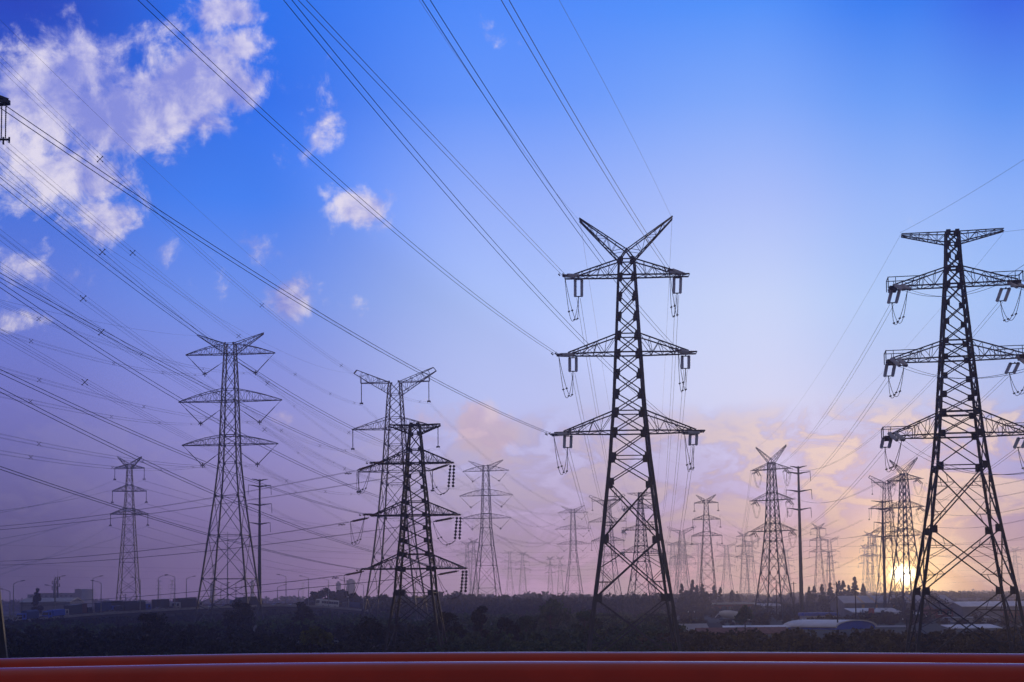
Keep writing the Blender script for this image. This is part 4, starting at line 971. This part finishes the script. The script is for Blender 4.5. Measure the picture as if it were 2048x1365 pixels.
# ------------------------------------------------------------------ vehicles
def wheel(root, x, y, r, w_=.25):
    mb = MB(); mb.tube([(x,y-w_/2,r),(x,y+w_/2,r)], r, 14); t = mb.build('wheel', M['rubber'], root)
    mb = MB(); s = -1 if y < 0 else 1; mb.tube([(x,y+s*w_*.4,r),(x,y+s*w_*.56,r)], r*.5, 10); mb.build('rim', M['lamp'], t)
def set_on_road(root, px, off, sd):
    p, d = road_at(px); q = nrm(d); b = p+q*off; x = (px-1024)/FPX*b.y; b = Vector((x, b.y, p.z+.01))
    root.location = b; root.rotation_euler = (0, -math.asin(d.z) if sd > 0 else math.asin(d.z), math.atan2(d.y, d.x)+(0 if sd > 0 else math.pi))
VG = 'traffic on the highway'
def lorry(px, off, sd, Ln, H, box, cab, label, canvas=False):
    root = empty('lorry', (0,0,0), 0, label, 'lorry', VG); W = 1.25; cl = 2.2; x0 = -Ln/2; x1 = Ln/2
    mb = MB(); mb.box(x0, x1-cl-.4, -W*.7, W*.7, .75, 1.05); mb.box(x1-cl-.4, x1-.2, -W*.7, W*.7, .55, .85); mb.build('chassis', M['darkpaint'], root)
    mb = MB()
    if canvas:
        mb.prism([(-W,1.06),(W,1.06),(W,H-.5),(W*.6,H-.1),(0,H),(-W*.6,H-.1),(-W,H-.5)], 'x', x0, x1-cl-.5)
        for i in range(int(Ln)-3): mb.box(x0+.5+i, x0+.62+i, -W-.03, W+.03, 1.1, H-.52)
    else:
        mb.box(x0, x1-cl-.5, -W, W, 1.06, H)
        for i in range(int((Ln-3)/.8)): mb.box(x0+.3+i*.8, x0+.42+i*.8, -W-.04, W+.04, 1.2, H-.15)
    mb.build('cargo_box', M[box], root)
    hc = min(H-.2, 2.9); mb = MB(); mb.prism([(x1-cl,.7),(x1-.05,.7),(x1,1.5),(x1-.35,hc-.25),(x1-.6,hc),(x1-cl,hc)], 'y', -W*.97, W*.97); c = mb.build('cab', M[cab], root)
    mb = MB(); mb.prism([(x1-.02,1.55),(x1+.02,1.55),(x1-.31,hc-.35),(x1-.35,hc-.35)], 'y', -W*.85, W*.85); mb.build('windscreen', M['glass'], c)
    for y in (-1, 1):
        mb = MB(); mb.box(x1-1.5, x1-.6, y*W*.97-.02, y*W*.97+.02, 1.5, hc-.45); mb.build('side_window', M['glass'], c)
        mb = MB(); mb.box(x1-.08, x1+.03, y*W*.75-.18, y*W*.75+.18, .8, 1.05); mb.build('headlight', M['silver'], root)
        for x in (x1-1.2, x0+1.1, x0+2.3): wheel(root, x, y*(W-.15), .5)
    set_on_road(root, px, off, sd); return root
def car(px, off, sd, paint, label, van=False):
    root = empty('car', (0,0,0), 0, label, 'van' if van else 'car', VG); k = 1
    mb = MB()
    if van: pr = [(-2.4,.35),(2.4,.35),(2.45,.95),(1.7,1.15),(1.1,1.95),(-2.3,2.0),(-2.42,1.0)]
    else: pr = [(-2.2,.3),(2.2,.3),(2.25,.7),(1.3,.92),(.55,1.42),(-1.0,1.45),(-1.7,.98),(-2.22,.88)]
    mb.prism(pr, 'y', -.86, .86); b = mb.build('body', M[paint], root)
    for y in (-1, 1):
        mb = MB()
        if van: mb.prism([(1.45,1.2),(1.05,1.85),(-2.1,1.88),(-2.1,1.2)], 'y', y*.87-.01, y*.87+.01)
        else: mb.prism([(1.05,.95),(.5,1.34),(-.95,1.37),(-1.45,.98)], 'y', y*.87-.01, y*.87+.01)
        mb.build('side_window', M['glass'], b)
        mb = MB(); mb.box(2.15, 2.28, y*.6-.18, y*.6+.18, .55, .72); mb.build('headlight', M['silver'], root)
        for x in (1.4, -1.35): wheel(root, x, y*.78, .33, .2)
    mb = MB(); 
    if van: mb.prism([(1.72,1.17),(1.76,1.17),(1.16,1.92),(1.12,1.92)], 'y', -.75, .75)
    else: mb.prism([(1.3,.94),(1.34,.94),(.62,1.42),(.58,1.42)], 'y', -.72, .72)
    mb.build('windscreen', M['glass'], b)
    set_on_road(root, px, off, sd); return root
lorry(56, 3.5, -1, 8.5, 3.7, 'bluecanvas', 'blue', 'blue lorry with canvas load, leftmost on the highway', True)
lorry(108, 4.0, -1, 9.0, 3.0, 'blue', 'blue', 'long low blue lorry following the leftmost canvas lorry')
lorry(142, 9.0, -1, 9.5, 4.1, 'darkpaint', 'silver', 'dark lorry with a pale cab, left of the slim far-left pylon')
lorry(163, 16.5, 1, 8.5, 4.3, 'brown', 'darkpaint', 'brown box lorry in the far lanes left of the slim far-left pylon')
lorry(212, 15.5, 1, 8.0, 4.2, 'bluecanvas', 'blue', 'blue box lorry immediately left of the slim far-left pylon')
lorry(231, 21, 1, 10.5, 4.6, 'darkpaint', 'darkpaint', 'tall dark container lorry right behind the slim far-left pylon')
lorry(252, 3.5, -1, 8.2, 4.2, 'darkpaint', 'darkpaint', 'dark box lorry in the nearest lane in front of the slim far-left pylon')
lorry(280, 19.5, 1, 8.5, 4.2, 'darkpaint', 'blue', 'dark canvas lorry just right of the slim far-left pylon', True)
lorry(327, 17, 1, 8.8, 4.3, 'darkpaint', 'silver', 'square dark box lorry in the middle of the highway traffic')
lorry(376, 21, 1, 11.5, 4.3, 'brown', 'silver', 'long brown container lorry left of the tall left pylon')
lorry(368, 4.5, -1, 8.5, 4.0, 'darkpaint', 'silver', 'dark box lorry in the near lane left of the tall left pylon')
lorry(478, 17, -1, 7.5, 3.8, 'darkpaint', 'darkpaint', 'small dark lorry between the legs of the tall left pylon')
lorry(505, 9, 1, 7.5, 4.0, 'darkpaint', 'darkpaint', 'dark lorry at the right leg of the tall left pylon')
lorry(700, 15, -1, 8.5, 3.2, 'bluecanvas', 'darkpaint', 'low blue lorry crossing the highway bridge on the right')
car(38, 1.9, -1, 'silver', 'silver van in the nearest lane at the left end', True)
car(60, 1.9, -1, 'silver', 'silver car following the silver van at the left end')
car(78, 9.5, -1, 'silver', 'pale car between the two blue lorries')
car(219, 8.0, -1, 'silver', 'silver car in front of the blue box lorry')
car(317, 8.0, -1, 'silver', 'silver car in front of the square dark box lorry')
car(345, 9.0, -1, 'darkpaint', 'dark car right of the square dark box lorry')
car(425, 9.0, -1, 'silver', 'silver car at the left leg of the tall left pylon')
car(450, 16, -1, 'darkpaint', 'dark car between the legs of the tall left pylon')
car(553, 9, -1, 'silver', 'silver car at the crest of the highway bridge')
car(586, 10, -1, 'silver', 'pale car just beyond the crest of the highway bridge')
# white coach on the bridge
def coach(px, off, sd, label):
    root = empty('coach', (0,0,0), 0, label, 'coach', VG)
    mb = MB(); mb.prism([(-5.4,.45),(5.4,.45),(5.5,1.4),(5.25,3.0),(4.9,3.25),(-5.3,3.25),(-5.45,2.9)], 'y', -1.22, 1.22); b = mb.build('body', M['white'], root)
    for y in (-1,1):
        for i in range(7):
            mb = MB(); mb.box(-4.9+i*1.35, -3.7+i*1.35, y*1.23-.01, y*1.23+.01, 1.6, 2.6); mb.build('window', M['glass'], b)
        for x in (3.6,-3.2): wheel(root, x, y*1.1, .48)
    mb = MB(); mb.prism([(5.47,1.5),(5.52,1.5),(5.3,2.8),(5.25,2.8)], 'y', -1.05, 1.05); mb.build('windscreen', M['glass'], b)
    set_on_road(root, px, off, sd)
coach(653, 13, -1, 'white coach on the highway bridge in front of the hazy grove')

# ------------------------------------------------------------------ buildings
def at(px, D): b = P(px, 1197, D); b.z = 0; return b
def building(name, px0, px1, D, py_eave, py_ridge, wall, roof, label, cat='building', depth=12, kind='gable_x', rz=0.0, wins=0, doors=0, group=None, glaze='glass', over=.4, py0=None):
    a = at(px0, D); b = at(px1, D); Wd = (b.x-a.x); c = (a+b)/2; c.y = D+depth/2
    root = empty(name, c, rz, label, cat, group)
    he = P((px0+px1)/2, py_eave, D).z; hr = P((px0+px1)/2, py_ridge, D).z
    w2, d2 = Wd/2, depth/2
    if kind == 'gable_x':      # ridge along x, roof slope faces the viewer; gable walls closed
        mb = MB(); mb.prism([(-d2,0),(d2,0),(d2,he),(0,hr-.05),(-d2,he)], 'x', -w2, w2)
    elif kind == 'gable_y':
        mb = MB(); mb.prism([(-w2,0),(w2,0),(w2,he),(0,hr-.05),(-w2,he)], 'y', -d2, d2)
    else: mb = MB(); mb.box(-w2, w2, -d2, d2, 0, he)
    wl = mb.build('wall', M[wall], root)
    mb = MB(); t = .18
    if kind == 'gable_x':
        s = (hr-he)/d2; e = d2+over
        mb.prism([(-e,he-s*over),(0,hr),(e,he-s*over),(e,he-s*over+t),(0,hr+t),(-e,he-s*over+t)], 'x', -w2-over, w2+over)
        n = max(3, int(Wd/1.2))
        for i in range(n+1):
            x = -w2-over+(Wd+2*over)*i/n
            mb.bar((x,-e,he-s*over+t+.02),(x,0,hr+t+.02),.08)
    elif kind == 'gable_y':
        s = (hr-he)/w2; e = w2+over
        mb.prism([(-e,he-s*over),(0,hr),(e,he-s*over),(e,he-s*over+t),(0,hr+t),(-e,he-s*over+t)], 'y', -d2-over, d2+over)
    elif kind == 'mono':
        mb.prism([(-d2-over,he+.02),(d2+over,hr),(d2+over,hr+t),(-d2-over,he+.02+t)], 'x', -w2-over, w2+over)
    else: mb.box(-w2-over, w2+over, -d2-over, d2+over, he+.003, hr)
    mb.build('roof', M[roof], root)
    for i in range(wins):
        x = -w2+Wd*(i+.5)/wins; mb = MB(); ww = min(.7, Wd/wins*.28)
        mb.box(x-ww, x+ww, -d2-.04, -d2+.02, he*.42, he*.78); wo_ = mb.build('window', M[glaze], root)
        mb = MB(); mb.box(x-ww-.1, x+ww+.1, -d2-.14, -d2-.045, he*.42-.12, he*.42); mb.box(x-.04, x+.04, -d2-.08, -d2-.045, he*.42, he*.78); mb.build('frame', M['white'], wo_)
    for i in range(doors):
        x = -w2+Wd*(.2+.6*i/max(1,doors-1) if doors > 1 else .1); mb = MB(); mb.box(x-.55, x+.55, -d2-.05, -d2+.02, .02, min(2.2,he*.8)); mb.build('door', M['brown'], root)
    return root
VB = 'low buildings of the village on the right'
# blue warehouse with an arched pale roof
a = at(1574, 330); b = at(1758, 330); D = 330; hE = P(1600,1257,D).z; hR = P(1650,1243,D).z
wr = empty('warehouse', ((a.x+b.x)/2+1, D+9, 0), R(0), 'blue warehouse with an arched cream roof and blue gable', 'warehouse', VB)
Wd = (b.x-a.x)/2; prof = [(-Wd*math.cos(math.pi*i/14), hE+(hR-hE)*math.sin(math.pi*i/14)) for i in range(15)]
ang = R(-38)
def rotp(v): return v
# the long side runs left to right, the arched gable turned towards the right
LnW, WdW = 15.0, 15.0; wr.rotation_euler = (0,0,R(-50))
pr = [(-WdW*math.cos(math.pi*i/12)*.5, hE+(hR-hE)*math.sin(math.pi*i/12)) for i in range(13)]
mb = MB(); mb.prism([(-WdW/2,0)]+pr+[(WdW/2,0)], 'x', -LnW/2, LnW/2); mb.build('wall', M['blue'], wr)
mb = MB(); out = [(x*1.06, z+.22) for x, z in pr]; mb.prism(pr+out[::-1], 'x', -LnW/2-.3, LnW/2+.3); mb.build('roof', M['offwhite'], wr)
mb = MB(); mb.box(-LnW/2+2, -LnW/2+5, -WdW/2-.05, -WdW/2+.02, .02, hE*.75); mb.build('door', M['greywall'], wr)
building('annex', 1702, 1826, 345, 1266, 1255, 'greywall', 'greyroof', 'long low grey-roofed shed right of the blue warehouse', 'shed', 9, 'mono', group=VB)
building('white_house', 1610, 1673, 400, 1232, 1226, 'offwhite', 'blue', 'small white house with a flat blue-edged roof above the warehouse', 'house', 8, 'flat', wins=3, doors=1, group=VB)
building('stone_house', 1364, 1412, 300, 1262, 1250, 'offwhite', 'greyroof', 'grey-roofed house with a dark water tank, right of the central pylon', 'house', 6, 'gable_x', .1, wins=1, group=VB)
wt = at(1407, 300); mb = MB(); mb.tube([(wt.x,304.5,P(1407,1256,300).z-.6),(wt.x,304.5,P(1407,1249,300).z)], .55, 14); mb.tube([(wt.x,304.5,P(1407,1256,300).z-1.6),(wt.x,304.5,P(1407,1256,300).z-.62)], .5, 8); tag(mb.build('water_tank', M['darkpaint']), 'dark round water tank on the grey-roofed house', 'water tank')
building('brick_house', 1398, 1500, 285, 1270, 1258, 'greywall', 'redroof', 'long house with red tiled roof, left of two', 'house', 7, 'gable_x', .05, wins=3, group=VB)
building('brick_house', 1495, 1572, 290, 1268, 1257, 'greywall', 'redroof', 'long house with red tiled roof, beside the blue warehouse', 'house', 7, 'gable_x', -.04, wins=3, group=VB)
building('brick_house', 1405, 1440, 308, 1257, 1249, 'brick', 'darkroof', 'dark-roofed house behind the left red-tiled house', 'house', 6, 'gable_x', wins=1, group=VB)
building('shed', 1448, 1575, 330, 1256.5, 1253.5, 'offwhite', 'white', 'long thin white-roofed shed behind the red-tiled houses', 'shed', 5, 'mono', group=VB)
building('factory_building', 1425, 1508, 620, 1209, 1206, 'brick', 'white', 'far building with a bright white flat roof below the conifers', 'factory', 12, 'flat', wins=6, group=VB)
building('factory_building', 1509, 1563, 625, 1213, 1208, 'greywall', 'greyroof', 'far grey-roofed building beside the white-roofed one', 'factory', 12, 'mono', group=VB)
building('warehouse', 1690, 1905, 520, 1206, 1192, 'greywall', 'greyroof', 'large blue-grey hall with yellow roof strips below the sun', 'warehouse', 24, 'gable_x', group=VB, over=.5)
hD = 520; hE2, hR2 = P(1800,1206,hD).z, P(1800,1192,hD).z
hall = [o for o in bpy.data.objects if o.get('label','').startswith('large blue-grey hall')][0]
for i, px in enumerate((1722,1748,1784,1820,1856)):
    x = (px-1024)/FPX*hD-hall.location.x; s = (hR2-hE2)/12
    mb = MB(); mb.bar((x,-12.3,hE2+.25-.3*s),(x,-.3,hR2+.25), 1.1, .06); mb.build('skylight', M['yellow'], hall)
    if i < 4: mb = MB(); mb.box(x-.5,x+.5,-12.05,-11.98,.5,hE2-.5); mb.build('wall_light_panel', M['yellow'], hall)
building('shed', 1707, 1800, 490, 1225.5, 1218, 'greywall', 'offwhite', 'pale lean-to roof along the large blue-grey hall', 'shed', 12, 'mono', group=VB)
building('low_building', 1722, 1790, 470, 1236, 1232, 'offwhite', 'greyroof', 'low white building with a row of doors below the hall', 'house', 7, 'flat', wins=7, group=VB)
building('low_building', 1794, 1880, 480, 1233, 1227, 'offwhite', 'offwhite', 'low pale building left of the right-edge pylon legs', 'house', 8, 'mono', wins=4, group=VB)
building('warehouse', 1895, 2120, 760, 1206, 1197, 'darkroof', 'darkroof', 'long dark-roofed factory on the right horizon', 'factory', 40, 'gable_x', group=VB)
building('warehouse', 1925, 2110, 460, 1213, 1204, 'greywall', 'offwhite', 'grey hall with a pale roof behind the right-edge pylon', 'warehouse', 18, 'gable_x', group=VB)
building('factory_building', 1870, 1925, 470, 1218, 1210, 'brick', 'darkroof', 'brown brick building inside the right-edge pylon legs', 'factory', 14, 'gable_x', wins=3, group=VB)
building('white_house', 1905, 1992, 400, 1239, 1235, 'white', 'greyroof', 'white house seen inside the right-edge pylon legs', 'house', 8, 'flat', wins=5, group=VB)
building('shed', 1903, 1998, 320, 1258, 1252, 'greywall', 'white', 'shed with a bright white roof inside the right-edge pylon legs', 'shed', 7, 'mono', group=VB)
building('brick_house', 2030, 2090, 380, 1226, 1221, 'brick', 'redroof', 'red brick building at the right edge', 'house', 10, 'flat', wins=2, group=VB)
# hazy blocks far left
a = at(55, 1150); b = at(150, 1150); bz = lambda py: P(100, py, 1150).z
hb = empty('apartment_block', ((a.x+b.x)/2, 1165, 0), 0, 'large hazy block with a taller right wing behind the left traffic', 'building', 'hazy buildings on the horizon')
w2 = (b.x-a.x)/2; mb = MB(); mb.box(-w2,w2,-15,15,0,bz(1189)); mb.build('main_wing', M['greywall'], hb)
mb = MB(); mb.box(w2+.02,w2+5.5,-16,16,0,bz(1179)); mb.build('tower_wing', M['greywall'], hb)
mb = MB(); mb.box(-w2*.6,w2,-14,14,bz(1188),bz(1186.6)); 
for i in range(6): mb.box(-w2*.6+i*w2*.3,-w2*.6+i*w2*.3+1.2,-13.5,13.5,bz(1189)+.01,bz(1188)-.01)
mb.build('roof_canopy', M['greywall'], hb)
for i in range(9): mb = MB(); mb.box(-w2+2+i*w2*.21,-w2+4+i*w2*.21,-15.05,-15.01,bz(1194),bz(1191.5)); mb.build('window', M['glass'], hb)
building('warehouse', 40, 140, 640, 1205, 1197, 'greywall', 'greyroof', 'long hazy pale-roofed shed behind the left traffic', 'warehouse', 20, 'gable_x', group='hazy buildings on the horizon')
for i, (x0, x1, py, lab) in enumerate(((693,709,1161,'tall hazy tower block above the grove'),(672,680,1166,'narrow hazy tower block left of the taller one above the grove'),(501,505,1163,'thin hazy tower block right of the tall left pylon'),(420,426,1168,'hazy tower block inside the tall left pylon'),(1960,1972,1187,'faint tower block at the right horizon'))):
    a = at(x0, 1700); b = at(x1, 1700); h = P(x0, py, 1700).z; r_b = empty('tower_block', ((a.x+b.x)/2, 1705, 0), 0, lab, 'building', 'hazy buildings on the horizon')
    w2 = (b.x-a.x)/2; mb = MB(); mb.box(-w2,w2,-5,5,0,h); mb.build('wall', M['greywall'], r_b)
    mb = MB(); mb.box(-w2*.5,w2*.5,-3,3,h+.01,h+1.8); mb.build('roof_plant_room', M['greywall'], r_b)
# telecom masts
for px, py, lab in ((108,1149,'hazy telecom mast with antennas left of the taller one'),(115,1139,'tall hazy telecom mast with a spike top')):
    D = 800; h = P(px, py, D).z; r_b = empty('telecom_mast', at(px, D), 0, lab, 'mast', 'hazy telecom masts')
    mb = MB(); mb.tube([(0,0,0),(0,0,h*.8)], [.7,.4], 8); mb.tube([(0,0,h*.8),(0,0,h)], [.1,.05], 6); mb.build('mast_pole', M['steel'], r_b)
    for z in (h*.78, h*.64):
        mb = MB(); mb.tube([(0,0,z-.2),(0,0,z)], 1.3, 10)
        for a_ in range(6): mb.box(math.cos(a_)*1.2-.15, math.cos(a_)*1.2+.15, math.sin(a_)*1.2-.15, math.sin(a_)*1.2+.15, z-.19, z+1.7)
        mb.build('antenna_platform', M['steel'], r_b)
# wooden poles among the village
def wpole(px, D, ptop, label):
    b = at(px, D); h = P(px, ptop, D).z; r_b = empty('utility_pole', b, 0, label, 'utility pole', 'thin utility poles of the village')
    mb = MB(); mb.tube([(0,0,0),(0,0,h)], [.19,.12], 8); mb.build('pole_shaft', M['darksteel'], r_b)
    mb = MB(); mb.box(-.9,.9,-.06,.06,h-.6,h-.45); mb.build('crossarm', M['darksteel'], r_b)
    for x in (-.8,0,.8): mb = MB(); ribbed(mb, (x,0,h-.44),(x,0,h-.1), .09,.12,6); mb.build('pin_insulator', M['ceramic'], r_b)
for px, D, pt, lab in ((1553,430,1163,'thin utility pole inside the V-peaked pylon'),(1588,440,1164,'thin utility pole left of the thick grey pole'),(1674,330,1164,'thin utility pole left of the pointed conifer'),(1711,340,1175,'thin utility pole in front of the pointed conifer'),
                       (1725,420,1219,'short utility pole in front of the hall'),(1820,520,1182,'thin utility pole right of the sun'),(1382,380,1222,'short pole right of the central pylon foot'),(454,640,1168,'thin pole between the legs of the tall left pylon'),(251,640,1188,'thin pole inside the slim far-left pylon'),(44,600,1196,'short pole left of the pointed conifer'),(1027,480,1192,'thin pole between the two arched pale pylons'),(1812,300,1236,'short pole left of the right-edge pylon foot')):
    wpole(px, D, pt, lab)
# mixer lorry parked beyond the red-roofed houses
mt = empty('mixer_lorry', at(1464, 430), 0, 'pale concrete mixer lorry parked beyond the red-roofed houses', 'lorry')
mb = MB(); mb.box(-4.2,3.2,-1,1,.8,1.1); mb.build('chassis', M['darkpaint'], mt)
mb = MB(); mb.prism([(3.3,.7),(5.1,.7),(5.2,1.6),(4.8,2.7),(3.3,2.8)],'y',-1.15,1.15); c_ = mb.build('cab', M['white'], mt)
mb = MB(); mb.box(3.7,4.6,-1.18,-1.16,1.6,2.4); mb.build('side_window', M['glass'], c_)
mb = MB(); mb.tube([(-4,0,2.9),(-2.6,0,2.6),(-.6,0,2.35),(1.6,0,2.1),(2.8,0,1.95)], [.5,1.1,1.35,1.15,.6], 16); mb.build('mixing_drum', M['offwhite'], mt, True)
mb = MB(); mb.bar((-4.1,0,2.8),(-5.2,0,1.6),.5,.2); mb.build('chute', M['offwhite'], mt)
for y in (-1,1):
    for x in (4.1,-.8,-2.2): wheel(mt, x, y*1.0, .5)
mb = MB(); q = at(1373, 395); mb.v = []; 
st_ = empty('street_sign', at(1742, 450), 0, 'small red sign in front of the large blue-grey hall', 'sign')
mb = MB(); mb.tube([(0,0,0),(0,0,3.2)], .1, 8); mb.build('sign_post', M['lamp'], st_)
mb = MB(); mb.box(-.9,.9,-.06,-.1+.02,3.2-1.2,3.2+.5); mb.build('sign_board', M['orange'], st_)

# ------------------------------------------------------------------ footbridge rails in front
fb = empty('pedestrian_bridge_rail', (0,0,6.3), 0, 'glossy red double rail across the bottom of the picture', 'railing')
def rail(nm, rows, r):
    mb = MB(); pts = []
    for i in range(49):
        px = -500+3050*i/48
        for j in range(len(rows)-1):
            if rows[j][0] <= px <= rows[j+1][0]:
                t = (px-rows[j][0])/(rows[j+1][0]-rows[j][0]); t2 = t
                py = rows[j][1]+(rows[j+1][1]-rows[j][1])*t2; D = rows[j][2]; p = P(px, py, D); pts.append(p-Vector((0,0,r+6.3)))
    # smooth the path
    for _ in range(6): pts = [pts[0]]+[(pts[k-1]+pts[k]*2+pts[k+1])/4 for k in range(1, len(pts)-1)]+[pts[-1]]
    mb.tube(pts, r, 40); o = mb.build(nm, M['red'], fb, True); return pts
pa = rail('handrail', [(-500,1345,3.0),(0,1336,3.0),(500,1326,3.0),(1000,1322.5,3.0),(1500,1323,3.0),(2048,1327,3.0),(2600,1333,3.0)], .06)
pb = rail('outer_handrail', [(-500,1327,4.6),(0,1317,4.6),(500,1307,4.6),(1000,1304,4.6),(1500,1304,4.6),(2048,1307.5,4.6),(2600,1312,4.6)], .06)
for pts in (pa, pb):
    for k in (4, 16, 28, 40):
        p = pts[k]; mb = MB(); mb.tube([(p.x,p.y,0),(p.x,p.y,p.z)], .03, 10); mb.build('post', M['red'], fb, True)
mb = MB(); mb.box(-14,14,-2.5,6.5,5.9,6.3); tag(mb.build('pedestrian_deck', M['concrete']), kind='structure')
mb = MB(); 
for x in (-13,13):
    mb = MB(); mb.box(x-.5,x+.5,1,3,-.1,5.9); tag(mb.build('deck_column', M['concrete']), kind='structure')

# ------------------------------------------------------------------ haze
mb = MB(); mb.box(-1900, 1900, -60, 2700, -1.6, 112)
hz = mb.build('haze', bpy.data.materials.new('haze')); tag(hz, kind='stuff')
hm = hz.data.materials[0]; hm.use_nodes = True; t = hm.node_tree; t.nodes.clear()
pv = t.nodes.new('ShaderNodeVolumePrincipled'); ou = t.nodes.new('ShaderNodeOutputMaterial'); t.links.new(pv.outputs[0], ou.inputs['Volume'])
pv.inputs['Color'].default_value = (0.36,0.35,0.52,1); pv.inputs['Density'].default_value = HAZE_DENSITY; pv.inputs['Anisotropy'].default_value = 0.72
